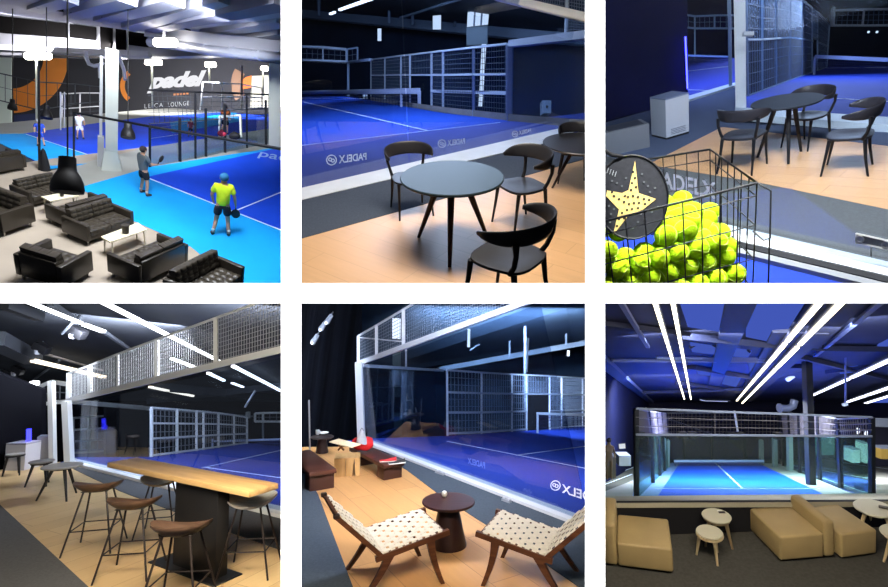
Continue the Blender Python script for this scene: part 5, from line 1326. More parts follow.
lb_ = [CT.hit(636.5, 499.5), CT.hit(653, 483), CT.hit(660, 476), CT.hit(665, 471), CT.hit(669, 467)]
uprun('court_cage', 'left side of the court cage running back from the front left post', lb_, [(636, 409), (648, 411), (656, 412), (661, 412.5), (666, 413)], [(636, 435), (652, 435.3), (659, 435.5), (664, 435.5), (668, 435.5)], pw=.085)
rb_ = [CT.hit(872, 499.5), CT.hit(841, 488), CT.hit(820, 480), CT.hit(800, 473), CT.hit(790, 469), CT.hit(783, 466)]
uprun('court_cage', 'right side of the court cage running back from the front right post', rb_, [(871.5, 417.5), (838, 419), (818, 415), (799, 414), (789, 413.5), (781, 413)], [(872, 436.5), (840, 437), (819, 436.5), (800, 436), (790, 435.7), (783, 435.5)], pw=.085)
uprun('court_cage', 'near end of the court cage with its clear glass over the parapet', [CT.hit(636.3, 501), CT.hit(872.3, 501)], [(635.7, 408.5), (871.7, 417.2)], [(636, 434.6), (872, 436.2)], cell=9, wire=.012, pw=.085, posts=[-1])
for i, (x, y, lb) in enumerate(((640, 435, 'black clamp block at the left post of the near cage rail'), (682, 435, 'second black clamp from the left on the near cage rail'), (692, 435, 'third black clamp from the left on the near cage rail'), (731, 435.5, 'black clamp in the middle of the near cage rail'), (739, 435.5, 'black clamp just right of the middle of the near cage rail'), (778, 435.8, 'black clamp on the near cage rail before the dark column'))):
    k = MB(); k.rbox(-.09, .09, -.06, .06, -.07, .07, .02, 2, Matrix.Translation(at(x, y, 10.35))); single(k, 'rail_clamp', M_cage6, lb, 'clamp')
for a, b2, lb in (((734.5, 411), (738.5, 436), 'slanting white brace in the far netting'), ((784.5, 414), (796, 434), 'slanting white brace behind the netting left of the dark column'), ((646, 408), (651.5, 430), 'white brace inside the left cage side')):
    k = MB(); k.bar(at(*a, 24), at(*b2, 24.4), .07, .07); single(k, 'brace', M_steel4, lb, 'brace', smooth=False)
k = MB(); k.bar(at(648, 411.5, 26), at(716, 436, 25), .05, .05); single(k, 'cable', M_cage6, 'thin dark cable slanting across the far netting', 'cable')
nw = wthing('court_net', 'low net across the far part of the bright blue court', 'net', CT.hit(680, 465))
k = MB(); a = CT.hit(674, 466); b2 = CT.hit(764, 466); u = B.N*.9; k.bar(B.up(a, 674, 461), B.up(b2, 764, 461), .06, .1); k.build('top_band', M_netband, nw, True)
k = MB(); netting(k, a, b2, B.up(b2, 764, 461), B.up(a, 674, 461), 60, 4, .02); k.build('netting', M_netcord, nw, True, smooth=False)
# posts of the side walls: pale pillars along the right and left
for x, y, y1, lb in ((656.5, 474, 437, 'nearest pale stub post along the left side of the court'), (662.5, 470, 438, 'second pale stub post along the left side of the court'), (667, 467.5, 440, 'farthest pale stub post along the left side of the court')):
    g = CT.hit(x, y); k = MB(); k.bar(g, B.up(g, x+.5, y1), .16, .16); single(k, 'pillar_post', mat('grey_green_post', (110, 124, 122), .6), lb, 'post', smooth=False)
for x, y, y1, lb in ((761.5, 464, 440, 'farthest pale stub post along the right side of the court'), (775, 467, 438, 'middle pale stub post along the right side of the court'), (790, 471, 436, 'pale stub post left of the dark column')):
    g = CT.hit(x, y); k = MB(); k.bar(g, B.up(g, x-.5, y1), .16, .16); single(k, 'pillar_post', mat('grey_green_post', (110, 124, 122), .6), lb, 'post', smooth=False)
# things beyond the cage
def cabinet(name, label, cat, x0, x1, y0, y1, d, m, dep=.4):
    t = wthing(name, label, cat, at((x0+x1)/2, y1, d)); a = at(x0, y1, d); b2 = at(x1, y1, d); u = at(x0, y0, d)-a; e_ = V((0, dep, 0))
    k = MB(); k.hexa([a, b2, b2+e_, a+e_, a+u, b2+u, b2+u+e_, a+u+e_]); k.build('body', m, t, True, smooth=False)
    k = MB(); k.hexa([a+u, b2+u, b2+u+e_, a+u+e_]+[z+V((0, 0, .04)) for z in (a+u, b2+u, b2+u+e_, a+u+e_)]); k.build('top', M_rail6, t, True, smooth=False)
    return t
cabinet('locker', 'teal locker at the right beyond the side cage', 'locker', 815.5, 834.5, 436.5, 455, 20, mat('teal_locker', (70, 106, 100), .6))
cabinet('water_dispenser', 'pale dispenser beyond the right side of the cage', 'dispenser', 852.5, 860, 450, 463, 18, mat('pale_dispenser', (168, 180, 176), .5))
cabinet('pedestal', 'slim pale pedestal at the right edge of the side cage', 'pedestal', 864.5, 868.5, 444, 463, 18, mat('pale_dispenser', (168, 180, 176), .5))
cabinet('counter', 'beige counter at the left edge outside the cage', 'counter', 600, 616, 458, 478, 13.4, mat('beige_counter', (110, 100, 78), .7))
cabinet('counter', 'low pale bench beyond the left cage post', 'bench', 619, 631, 457, 466, 16, mat('grey_bench', (120, 122, 112), .7))
for x, y, lb in ((858, 431, 'upper white lamp behind the right cage side'), (866.5, 434, 'second white lamp behind the right cage side')):
    k = MB(); k.ball(at(x, y, 19), .06, 10, 6, (1, 1, 2.2)); single(k, 'wall_lamp', mat('pale_lamp_glow', (220, 225, 220), .5, emit=((235, 240, 235), .7)), lb, 'lamp')
slab_px('wall_panel', [(874.5, 426.5), (896, 427.5), (896, 419), (874.5, 418.5)], [22, 22, 22, 22], mat('pale_banner', (172, 178, 188), .7))
slab_px('wall_panel', [(874, 466), (896, 468), (896, 428), (874, 427)], [24]*4, mat('plum_wall', (44, 42, 58), .8))
cabinet('armchair_shape', 'ochre padded seat by the right edge beyond the cage', 'chair', 881, 896, 449, 459, 19, mat('ochre_vinyl', (150, 120, 50), .7))
p = at(611.5, 433.5, 17); k = MB(); k.ball(p, .075, 10, 8); single(k, 'exit_light', lamp_mat('green_exit_glow', (90, 230, 190), 1.6), 'small green-white light glowing at the left edge', 'light')
t = wthing('screen', 'small bright screen among dark things at the left edge', 'screen', at(622, 446, 15.5))
k = MB(); k.bar(at(619.3, 446.5, 15.5), at(625, 446, 15.5), .05, .13); k.build('display', lamp_mat('white_screen', (230, 236, 240), .9), t, True, smooth=False)
k = MB(); k.bar(at(618.8, 446.6, 15.55), at(625.5, 446, 15.55), .05, .17); k.build('frame', M_blackmetal, t, True, smooth=False)
t = wthing('person', 'person in light brown standing at the left edge beyond the cage', 'person', at(609, 479, 13.2)); t.scale = (1, 1, 1)
sc_ = 40*13.2/500/1.75
PV = [V(v)*sc_ for v in ((0, 0, .92), (0, 0, 1.12), (0, 0, 1.38), (0, 0, 1.5), (0, -.01, 1.62), (0, -.01, 1.72), (.18, 0, 1.40), (.24, -.02, 1.14), (.22, -.1, .93), (-.18, 0, 1.40), (-.24, 0, 1.14), (-.23, -.06, .92), (.09, 0, .88), (.1, -.01, .48), (.1, .0, .06), (.1, -.12, .03), (-.09, 0, .88), (-.1, -.01, .48), (-.1, 0, .06), (-.1, -.12, .03))]
PE = [(0, 1), (1, 2), (2, 3), (3, 4), (4, 5), (2, 6), (6, 7), (7, 8), (2, 9), (9, 10), (10, 11), (0, 12), (12, 13), (13, 14), (14, 15), (0, 16), (16, 17), (17, 18), (18, 19)]
PR = [.14, .13, .15, .06, .09, .075, .06, .045, .035, .06, .045, .035, .09, .065, .045, .04, .09, .065, .045, .04]
skin_mesh('body', PV, PE, [r_*sc_ for r_ in PR], mat('light_brown_clothes', (126, 104, 74), .8), t, sub=1)
k = MB(); k.ball((0, -.0, 1.70*sc_), .11*sc_, 12, 8); k.build('hair', mat('dark_hair', (36, 30, 28), .8), t)
# ---------------- sofas and tables
M_tan = mat('camel_faux_leather', (168, 148, 106), .5, noise=(4, .06), bump=(90, .08), spec=.35)
M_seam6 = mat('camel_piping', (150, 124, 78), .55)
def ottoman(name, label, bl, br, yaw_add, depth, h, back=None, bh=.60, group=None, bthick=.2):
    """a sofa module: seat block, and a back slab along one side"""
    p0 = B.fl(*bl); p1 = B.fl(*br); l = B.loc(p1)-B.loc(p0); yaw = math.degrees(math.atan2(l.y, l.x))+yaw_add; W = l.length
    t = B.thing(name, label, 'sofa', 0, 0, yaw, 1, p=p0)
    k = MB(); k.rbox(0, W, 0, depth, .03, h, .028, 3); k.build('seat', M_tan, t)
    k = MB(); k.rbox(.04, W-.04, .04, depth-.04, 0, .03, .006, 1); k.build('plinth', M_blackmetal, t)
    if back == 'L':
        k = MB(); k.rbox(-bthick-.004, -.004, 0, depth, .03, bh, .035, 3); k.build('backrest', M_tan, t)
    if back == 'R':
        k = MB(); k.rbox(W+.004, W+bthick+.004, 0, depth, .03, bh, .035, 3); k.build('backrest', M_tan, t)
    return t
ottoman('sofa_module', 'beige sofa block at the left with its tall back slab along its left side', (618.5, 568.5), (671, 567), -14, .62, .33, 'L', .56, None, .27)
ottoman('sofa_module', 'beige sofa block right of the tables, tall back slab along its right side', (780.5, 563.5), (826, 561.5), 3, .61, .33, 'R', .47, None, .12)
ottoman('sofa_module', 'beige sofa block at the right, set back against the tall slab of its twin', (841.5, 561), (879, 557.5), 3, .56, .33)
M_cream = mat('cream_table_top', (196, 194, 174), .45); M_paleleg = wood_mat('pale_beech_leg', (176, 158, 122), (204, 188, 152), axis='Z', sc=8); M_darkleg = wood_mat('olive_brown_leg', (120, 104, 78), (146, 128, 98), axis='Z', sc=8)
def tripod(lb, x, y, dia, h, a0, m2=M_paleleg):
    t = B.thing('coffee_table', lb, 'table', x, y, 0, 1); make_round_table(t, dia, h, M_cream, m2, 3, a0, dia*.52, lr=.019); return t
t1 = tripod('taller round cream table behind, with something small lying on it', 717.5, 543.5, .33, .38, -20, M_darkleg)
tripod('lower round cream table in front of the taller one', 710.5, 557.5, .29, .34, -60)
tripod('round cream table cut by the right edge beside the right sofa block', 874, 535, .40, .36, -150)
tripod('lower round cream table mostly outside the right edge', 900, 560, .36, .33, -150)
T = B.thing('phone', 'small dark phone with a white slip lying on the taller round cream table', 'phone', 0, 0, 20, 1, p=B.fl(722.5, 512.5, .381))
k = MB(); k.rbox(-.045, .03, -.02, .02, 0, .008, .003, 2); k.build('case', mat('dark_phone', (50, 40, 40), .4), T)
k = MB(); k.rbox(-.05, .01, .012, .05, 0, .003, .001, 1); k.build('slip', mat('white_paper', (230, 230, 226), .7), T)
T = B.thing('phone', 'small dark object lying on the cut round table at the right edge', 'phone', 0, 0, -10, 1, p=B.fl(884, 508, .361))
k = MB(); k.rbox(-.05, .05, -.025, .025, 0, .02, .006, 2); k.build('case', mat('grey_case', (90, 86, 80), .5), T)
light('sofa_added_light', at(740, 312, 3.4), B.fl(740, 548), 1.8, .3, 190, (255, 238, 210))  # added light, back to the camera, for sofas and tables
light('court_added_light', at(720, 385, 15), CT.hit(720, 480), 5, 1.5, 2100, (235, 242, 255))  # added unseen light above the blue court
light('court_added_light', at(852, 386, 15), CT.hit(842, 478), 2.5, 1, 900, (235, 242, 255), 110)  # added unseen light for the floor right of the cage
light('court_added_light', at(720, 330, 8.8), CT.hit(740, 494), 5, .6, 500, (235, 242, 255))  # added unseen light for the near end of the court
end_bay([side_plane(603.0, -1), level_plane(301.6, 1)])
# ================================================================ BAY: tufted sofas and players (top left)
B = Bay(110, 250, 11.5, 29, -3)
M_conc = mat('pale_warm_concrete', (168, 156, 141), .6, noise=(1.2, .1), spec=.3)
M_concl = mat('light_concrete_walk', (160, 161, 153), .6, noise=(1, .06))
M_cyan = mat('cyan_turf', (16, 164, 246), .7, noise=(.6, .12), spec=.25); M_blue1 = mat('strong_blue_turf', (24, 78, 228), .7, noise=(.8, .08), spec=.25)
M_line1 = mat('bright_line_white', (226, 236, 250), .7)
B.floor_poly('floor', [(-6, 168), (40, 160), (285, 130), (285, 300), (-6, 300)], M_conc)
B.floor_poly('floor', [(60, 168), (150, 147), (285, 126), (285, 146), (150, 172), (95, 192)], M_concl, h=.005)
B.floor_poly('court_apron', [(78, 188), (150, 167), (285, 146), (285, 300), (246, 290), (190, 246), (132, 220), (96, 196)], M_cyan, h=.01)
B.floor_poly('court_floor', [(146, 177), (285, 146.5), (285, 232)], M_blue1, h=.014)
class FloorStripe:
    O = None
def fstripe(mb, a, b2, wpx, h=.02):
    p = B.fl(*a, h); q = B.fl(*b2, h); s = (q-p).cross(B.N).normalized(); wa = wpx*(p-CAM).y/FPX; wb = wpx*(q-CAM).y/FPX
    mb.poly([p-s*wa/2, p+s*wa/2, q+s*wb/2, q-s*wb/2], -B.N*.006)
k = MB(); fstripe(k, (146, 177), (285, 231.5), 1.5); fstripe(k, (234.5, 211), (285, 190.5), 1.4); struct(k, 'court_line', M_line1, smooth=False)
k = MB(); q = [B.fl(*p, .02) for p in ((257, 158), (303, 168), (303, 156.5), (259, 149.5))]; letters(k, 'padel', q, shear=.15, bold=.01); single(k, 'court_lettering', mat('pale_court_paint', (150, 180, 236), .7), 'pale club lettering painted on the dark blue court at the right edge', 'lettering', smooth=False)
# court beyond
A_ = B.fl(0, 169.5); B_ = B.fl(150, 160); C_ = at(150, 112, 34)
CT = Plane(A_, B_, C_)
CT.poly('court_floor', [(-6, 139), (26, 133), (100, 122.5), (150, 116), (288, 108), (288, 134), (150, 160), (96, 163), (48, 168)], M_blue1)
CT.poly('court_apron', [(-6, 134), (26, 133.5), (96, 157.5), (100, 162), (50, 168), (-6, 140)], M_cyan, h=.01)
CT.poly('court_apron', [(170, 122), (236, 112), (240, 121), (172, 133)], M_cyan, h=.012)
k = MB()
for a, b2 in (((26, 134), (97, 157.5)), ((150, 129), (220, 118)), ((150, 138.5), (180, 134))): CT.stripe(k, a, b2, .9, .02)
struct(k, 'court_line', M_line1, smooth=False)
CT.poly('floor', [(-6, 134), (26, 133), (100, 122.5), (150, 116.5), (288, 108.5), (288, 103), (150, 109), (-6, 124)], M_concl, h=.006)
# rear wall with painted rings and lettering
M_wall1 = mat('charcoal_mural_wall', (64, 64, 68), .8, noise=(.3, .08), spec=.15)
WD = 36.0
slab_px('wall_back', [(-10, 131), (292, 112), (292, 20), (-10, 20)], [WD+3]*4, M_wall1)
WL = Plane(at(0, 60, WD+2.9), at(100, 60, WD+2.9), at(0, 100, WD+2.9))
M_orange = mat('orange_mural_paint', (240, 146, 62), .7, noise=(.6, .04)); M_wl = mat('white_mural_paint', (246, 246, 248), .6, emit=None)
def ring_sector(name, label, c, r0, r1, a0, a1, m=M_orange, n=28, asp=1.0):
    k = MB(); o = []; i_ = []
    for i in range(n+1):
        a = R(lerp(a0, a1, i/n)); o.append(WL.hit(c[0]+r1*asp*math.cos(a), c[1]-r1*math.sin(a), .04)); i_.append(WL.hit(c[0]+r0*asp*math.cos(a), c[1]-r0*math.sin(a), .04))
    k.loft([[o[i], i_[i], i_[i]-WL.N*.03, o[i]-WL.N*.03] for i in range(n+1)]); return single(k, name, m, label, 'mural', smooth=False)
ring_sector('mural_ring', 'big orange ring painted on the dark wall at the left', (12, 57), 31.5, 56, -88, 8)
ring_sector('mural_ring', 'sliver of an orange ring right of the white pillar', (139, 86), 14.5, 19, 128, 232)
k = MB(); k.poly([WL.hit(*p, .05) for p in ((242.5, 80), (246, 77), (251.5, 75.5), (251.5, 87.5), (243, 89))], -WL.N*.03); single(k, 'mural_patch', mat('bright_orange_paint', (244, 120, 56), .7), 'bright orange patch of mural at the right', 'mural', smooth=False)
ring_sector('mural_ring', 'faded brown ring of mural below the bright orange patch', (262, 84), 20, 31, 150, 212, mat('faded_brown_paint', (150, 116, 92), .7))
slab_px('wall_panel', [(250, 108), (288, 106), (288, 74), (252, 76)], [WD+2.6]*4, mat('cream_wall_panel', (206, 202, 182), .7))
slab_px('wall_panel', [(-10, 134), (11, 131), (11.5, 52), (-10, 53)], [WD+1.5]*4, mat('mint_white_wall', (214, 226, 214), .7))
slab_px('wall_panel', [(14, 128), (40, 124), (40, 113), (14, 115)], [WD+2]*4, mat('slate_navy_banner', (52, 60, 96), .7))
k = MB(); q = [WL.hit(*p, .06) for p in ((147, 93.5), (203.5, 90.5), (206.5, 70.2), (150, 73.2))]; letters(k, 'padel', q, thick=WL.N*.02, shear=.25, bold=.05, spacing=.95)
single(k, 'wall_lettering', lamp_mat('white_letters_added_glow', (250, 250, 255), .95), 'big white slanted word on the dark wall', 'lettering', smooth=False)  # painted word given its own glow so it stays bright
k = MB(); q = [WL.hit(*p, .06) for p in ((144.5, 108.5), (163, 107), (163, 102.8), (144.5, 104))]; letters(k, 'LEICA', q, spacing=1.3); single(k, 'wall_lettering', mat('grey_white_letters', (190, 194, 196), .6), 'first small spaced white word under the big slanted word', 'lettering', smooth=False)
k = MB(); q = [WL.hit(*p, .06) for p in ((168, 107), (189, 105.2), (189, 100.8), (168, 102.6))]; letters(k, 'LOUNGE', q, spacing=1.2)
single(k, 'wall_lettering', mat('grey_white_letters', (190, 194, 196), .6), 'second small spaced white word under the big slanted word', 'lettering', smooth=False)
k = MB()
for i in range(5): k.bar(WL.hit(173.5+3.2*i, 94.6-.25*i, .06), WL.hit(175.6+3.2*i, 94.4-.25*i, .06), .02, .14)
single(k, 'mural_dashes', mat('dull_orange_letters', (196, 128, 80), .6), 'tiny orange line of marks under the big slanted word', 'lettering', smooth=False)
# roof: pale upper wall with dark clerestory strips, white beams
M_whitew = mat('pale_upper_wall', (150, 150, 158), .7, noise=(.5, .05)); M_lav = mat('lavender_roof_deck', (150, 150, 172), .7, noise=(.4, .06)); M_beam1 = mat('white_roof_beam', (168, 168, 178), .6)
M_darkwin = mat('dark_clerestory', (10, 9, 9), .9, spec=.05)
slab_px('wall_upper', [(-10, 55), (150, 57), (292, 54), (292, -20), (-10, -20)], [30, 30, 30, 30, 30], M_whitew, ext=.3)
for q in ([(-8, 32), (66, 37.5), (66, 23), (-8, 15)], [(69.5, 37), (96, 40.3), (96, 27), (69.5, 23.5)], [(100, 48.5), (112.5, 50), (112.5, 22), (100, 20.5)], [(115.5, 50.5), (125.7, 51), (125.7, 24.5), (115.5, 23)], [(128, 44.5), (148, 47), (148, 34), (128, 31)], [(22, 55), (100, 58), (100, 54), (22, 51.5)]):
    slab_px('window_1', q, [29.8]*4, M_darkwin, ext=.05)
slab_px('ceiling', [(-10, 12), (120, 26), (292, 52), (292, -30), (-10, -30)], [28, 27, 25, 9, 12], M_lav, ext=.2)
def b1(a, b2, w_, m=M_beam1, d0=14, d1=14, h_=None):
    k = MB(); k.bar(at(*a, d0), at(*b2, d1), w_, h_ or w_); return struct(k, 'beam', m, smooth=False)
M_beam_lav = mat('grey_lavender_beam', (124, 124, 142), .7)  # beams in a greyer lavender
for a, b2, w_, d0, d1, m in (((34, 6), (70, -6), .5, 22, 16, M_beam1), ((70, 12), (128, -6), .5, 22, 14, M_beam1), ((100, 17), (175, -6), .5, 22, 13, M_beam1), ((128, 24), (230, -6), .5, 22, 12, M_beam1), ((150, 27), (285, -4), .4, 21, 10, M_beam_lav), ((178, 24), (285, 4), .42, 21, 12, M_beam1), ((205, 31), (285, 16), .42, 21, 13, M_beam1), ((228, 39), (285, 29), .42, 21, 15, M_beam1)):
    b1(a, b2, w_, m, d0, d1)
for q in ([(36, 7.5), (63, 11.5), (63, 2), (48, 2.5)], [(70, 12.5), (96, 15.5), (96, 8), (86, 7)], [(101, 17), (124, 19), (124, 12), (118, 11)], [(177, 27), (190, 30.5), (190, 26)], [(211, 34), (224, 35), (224, 31)]):
    slab_px('window_2', q, [20]*len(q), M_darkwin, ext=.05)
b1((150, 33), (285, 50), .42, M_beam1, 22, 16); b1((-6, 48), (150, 55), .3, M_beam1, 29, 28)
k = MB(); k.bar(at(253, 41, 18), at(262, 48, 18), .4, .6); struct(k, 'beam', M_beam_lav, smooth=False)
# duct
M_duct = mat('galvanised_duct', (192, 194, 206), .35, metal=.35)
t = wthing('air_duct', 'long pale round duct running under the roof beams to the right edge', 'duct', at(215, 50, 19))
k = MB(); k.path([at(150, 42.5, 21), at(180, 46, 20), at(215, 51, 18), at(288, 59, 15)], .17, 16); k.build('pipe', M_duct, t, True)
for f_ in (.3, .55, .8):
    c = lerp(at(180, 46, 20), at(288, 59, 15), f_); c2 = lerp(at(180, 46, 20), at(288, 59, 15), f_+.02); k = MB(); k.tube(c, c2, .185, n=16); k.build('flange', M_duct, t, True)
t = wthing('air_duct', 'bent pale ventilation pipe left of the white pillar', 'duct', at(90, 60, 24))
k = MB(); k.path([at(85.5, 52, 24), at(86.5, 58, 24), at(89, 64, 24), at(94, 66, 24), at(100, 65, 24), at(103, 62, 24)], .09, 12); k.build('pipe', M_duct, t, True)
k = MB(); k.tube(at(99, 66, 24), at(99.5, 78, 24), .05, n=10); k.build('branch', M_duct, t, True)
t = wthing('air_duct', 'thin bent pipe right of the white pillar', 'duct', at(122, 62, 24))
k = MB(); k.path([at(118.5, 53, 24), at(121, 62, 24), at(124, 70, 24), at(125, 80, 24)], .08, 12); k.build('pipe', M_duct, t, True)
# pillars
M_pil = mat('white_pillar_paint', (196, 200, 190), .6, noise=(1, .04)); M_pils = mat('grey_pipe', (170, 172, 176), .5)
def pillar(nm, x0, x1, yb, yt, flare):
    g = B.fl((x0+x1)/2, yb); top = B.up(g, (x0+x1)/2+.5, yt); dpx = (g-CAM).y/FPX; w_ = (x1-x0)*dpx
    k = MB(); k.bar(g, top, w_, w_); 
    if flare: 
        r_ = B.Rt*(w_*.5); f_ = B.Fw*(w_*.5); h0 = B.N*.55
        k.hexa([g+(r_*s+f_*t_)*1.75 for s, t_ in ((-1, -1), (1, -1), (1, 1), (-1, 1))]+[g+h0+(r_*s+f_*t_)*1.05 for s, t_ in ((-1, -1), (1, -1), (1, 1), (-1, 1))])
    return struct(k, nm, M_pil, smooth=False)
pillar('column_1', 106.5, 116.5, 168, 50, True); pillar('column_2', 269, 279.5, 146, 60, False)
k = MB(); g = B.fl(100.5, 166); k.bar(g, B.up(g, 101.5, 56), .07, .07); k.bar(g, B.up(g, 100.9, 136), .16, .16); single(k, 'drain_pipe', M_pils, 'grey drain pipe running down the left side of the white pillar', 'pipe', smooth=False)
# floodlights on poles
M_flood = lamp_mat('floodlight_glow', (255, 250, 232), 22)
for (x, y, w_, h_, d, y1, lb) in ((38, 56, 27, 7, 25, 132, 'large glowing court light over the orange ring'), (165.5, 42.5, 24, 8, 19, 24, 'large glowing court light in the upper middle'), (153.5, 62.5, 17, 5, 30, 108, 'glowing court light left above the big white word'), (210.5, 64.5, 11, 5, 30, 82, 'glowing court light right above the big white word'), (264.5, 68.5, 7, 4.5, 32, 96, 'small glowing court light near the right pillar')):
    t = wthing('floodlight', lb, 'court light', at(x, y, d)); k = MB(); s_ = d/FPX
    k.rbox(-w_*s_/2, w_*s_/2, -.12, .12, -h_*s_/2, h_*s_/2, min(w_, h_)*s_*.35, 3, Matrix.Translation(at(x, y, d))); k.build('lamp_head', M_flood, t, True)
    k = MB(); k.bar(at(x-1.5, y, d+.3), at(x-1, y1, d+.3), .08, .08); k.build('pole', M_pil if y1 > y else M_pils, t, True)
k = MB(); k.bar(at(242, 66, 26), at(242, 108, 26), .07, .07); single(k, 'light_pole', M_pils, 'thin pale pole before the mural at the right', 'pole', smooth=False)
# black court fences
M_blk = mat('black_fence_steel', (20, 21, 26), .5); M_bw1 = mat('dark_fence_wire', (60, 64, 72), .6)
bx = [(150, 167), (180, 161.5), (195.5, 158.5), (206, 156.5), (225, 152.5), (247, 148), (266, 144.5), (279, 142)]
tx = [(140, 90), (171, 91), (195, 92), (204, 92.3), (224, 93), (246.5, 93.8), (265.5, 94.5), (279.5, 95)]
bs = [B.fl(*p) for p in bx]; ts = [B.up(b_, q[0] if i else 148, q[1]) for i, (b_, q) in enumerate(zip(bx and bs, tx))]
fe = wthing('court_fence', 'tall black fence along the rear of the front court', 'fence', bs[0])
hts = [126, 118, 93, 108, 104, 93.8, 100, 95]
for i, b_ in enumerate(bs):
    q = B.up(b_, bx[i][0]-.3, hts[i]); k = MB(); k.bar(b_, q, .07 if i in (0, 2, 5, 7) else .09, .07); k.build('post', M_blk, fe, True, smooth=False)
for i in range(len(bs)-1):
    k = MB(); k.bar(ts[i], ts[i+1], .05, .05); k.build('rail', M_blk, fe, True, smooth=False)
    k = MB(); k.bar(lerp(bs[i], ts[i], .58), lerp(bs[i+1], ts[i+1], .58), .025, .025); k.build('rail', M_bw1, fe, True, smooth=False)
    n_ = MB(); netting(n_, lerp(bs[i], ts[i], .58), lerp(bs[i+1], ts[i+1], .58), ts[i+1], ts[i], 5, 6, .012); n_.build('mesh_panel', M_bw1, fe, True, smooth=False)
    k = MB(); e_ = V((0, .03, 0)); k.hexa([bs[i], bs[i+1], bs[i+1]+e_, bs[i]+e_]+[lerp(bs[i], ts[i], .57), lerp(bs[i+1], ts[i+1], .57), lerp(bs[i+1], ts[i+1], .57)+e_, lerp(bs[i], ts[i], .57)+e_]); k.build('glass_panel', M_glass, fe, True, smooth=False)
# near cage rail
g0 = B.fl(74, 166); t0 = B.up(g0, 73.7, 112.3); g1 = B.fl(288, 292); 
t1 = at(288, 150, 9.6); tm = at(150, 126.5, 13.2)
cr = wthing('glass_cage', 'black top rail of the near glass cage, falling towards the right edge', 'fence', g0)
k = MB(); k.bar(g0, t0, .05, .05); k.build('post', M_blk, cr, True, smooth=False)
k = MB(); k.path([t0, tm, t1], .034, 6); k.build('rail', M_blk, cr, True, smooth=False)
for (x, y0, y1, lb, w_) in ((39.5, 170, 66, 'black pole of the far left fence beside the pendant lamps', .055), (64.5, 92, 128, 'short thin pole in front of the far court', .05), (60.5, 92, 130, 'second short thin pole in front of the far court', .05)):
    if y0 > y1: g = B.fl(x, y0); k = MB(); k.bar(g, B.up(g, x-1, y1), w_, w_)
    else: g = CT.hit(x, y1); k = MB(); k.bar(B.up(g, x, y0), g, w_, w_)
    single(k, 'fence_pole', M_blk if y0 > y1 else M_pils, lb, 'pole', smooth=False)
fence('court_fence', 'thin dark rails of the far fence before the orange ring', [at(-6, 99, 27), at(39, 110, 27), at(75, 104, 28), at(104, 101, 29)], [at(-6, 72, 27), at(39, 82, 27), at(75, 84, 28), at(104, 87, 29)], M_bw1, M_bw1, .05, (0, 1), .05, .6, .02)
fence('court_fence', 'pale netting fence standing far behind under the mural at the right', [at(200, 112, 33), at(222, 110.5, 33), at(241, 109, 33), at(262, 107.5, 33)], [at(203, 82, 33), at(222, 83, 33), at(241, 84, 33), at(262, 88, 33)], M_pils, M_bw1, .07, (0, .5, 1), .06, .5, .025)
fence('court_fence', 'pale netting fence standing far behind between the orange ring and the pillar', [at(62, 124, 33), at(80, 122, 33), at(100, 119.5, 33)], [at(62, 94, 33), at(80, 93, 33), at(100, 93, 33)], M_pils, M_bw1, .06, (0, .5, 1), .05, .5, .025)
# pendants
M_pend = mat('matt_black_pendant', (22, 20, 20), .5); M_cord = mat('black_cord', (30, 30, 30), .6)
def pendant(lb, x, y, d, s):
    t = wthing('pendant_lamp', lb, 'pendant lamp', at(x, y, d)); p = at(x, y, d)
    k = MB(); prof = [(.19, -.24), (.196, -.19), (.185, -.10), (.15, -.01), (.11, .06), (.105, .10), (.10, .24), (.02, .245)]
    k.lathe([(r_*s, z*s) for r_, z in prof], 28, p); k.build('lamp_shade', M_pend, t, True, angle=50)
    k = MB(); k.lathe([(.18*s, -.238*s), (.12*s, -.04*s), (.02*s, .02*s)], 24, p); k.build('reflector', mat('dark_pendant_inside', (44, 40, 36), .5), t, True)
    top = at(x, -14, d); k = MB(); k.tube(p+V((0, 0, .24*s)), top, .011*max(1, d/11), n=6); k.build('cord', M_cord, t, True)
pendant('largest black pendant lamp, hanging nearest above the sofas', 67.5, 175, 7.0, 1.02)
pendant('second largest black pendant lamp, right of the white pillar', 128, 130, 15.5, 1.02)
pendant('small black pendant lamp below the big orange ring', 46.5, 112, 19, 1.0)
pendant('smallest black pendant lamp, near the left edge', 12.5, 104.5, 24, 1.0)
# sofas
M_leather = mat('black_brown_leather', (52, 46, 38), .38, noise=(3, .12), spec=.5); M_leather2 = mat('dark_leather_cushion', (58, 52, 43), .36, noise=(3, .1), spec=.5); M_chrome = mat('steel_sofa_leg', (150, 146, 140), .3, metal=.7)
def tuft(k, x0, x1, y0, y1, z0, z1, nx, ny, M_=None, bul=.028):
    """button-tufted cushion: a box whose top is quilted into nx x ny pillows"""
    a, b2 = nx*6, ny*6; top = []; 
    for j in range(b2+1):
        for i in range(a+1):
            u, v = i/a, j/b2; q = abs(math.sin(PI*u*nx))**.6*abs(math.sin(PI*v*ny))**.6
            top.append(V((lerp(x0, x1, u), lerp(y0, y1, v), z1-bul+bul*q)))
    n = len(top); bot = [V((p.x, p.y, z0)) for p in top]; f = []
    w_ = a+1
    for j in range(b2):
        for i in range(a):
            c = j*w_+i; f.append((c, c+1, c+1+w_, c+w_))
    edge = [i for i in range(w_)]+[j*w_+a for j in range(1, b2+1)]+[b2*w_+i for i in range(a-1, -1, -1)]+[j*w_ for j in range(b2-1, 0, -1)]
    cor = [(x0, y0), (x1, y0), (x1, y1), (x0, y1)]
    vs = top+[V((top[e_].x, top[e_].y, z0)) for e_ in edge]
    m_ = len(edge)
    for i in range(m_): f.append((edge[i], n+i, n+(i+1) % m_, edge[(i+1) % m_]))
    f.append(tuple(n+i for i in range(m_)))
    k.add([(M_ @ p if M_ else p) for p in vs], f)
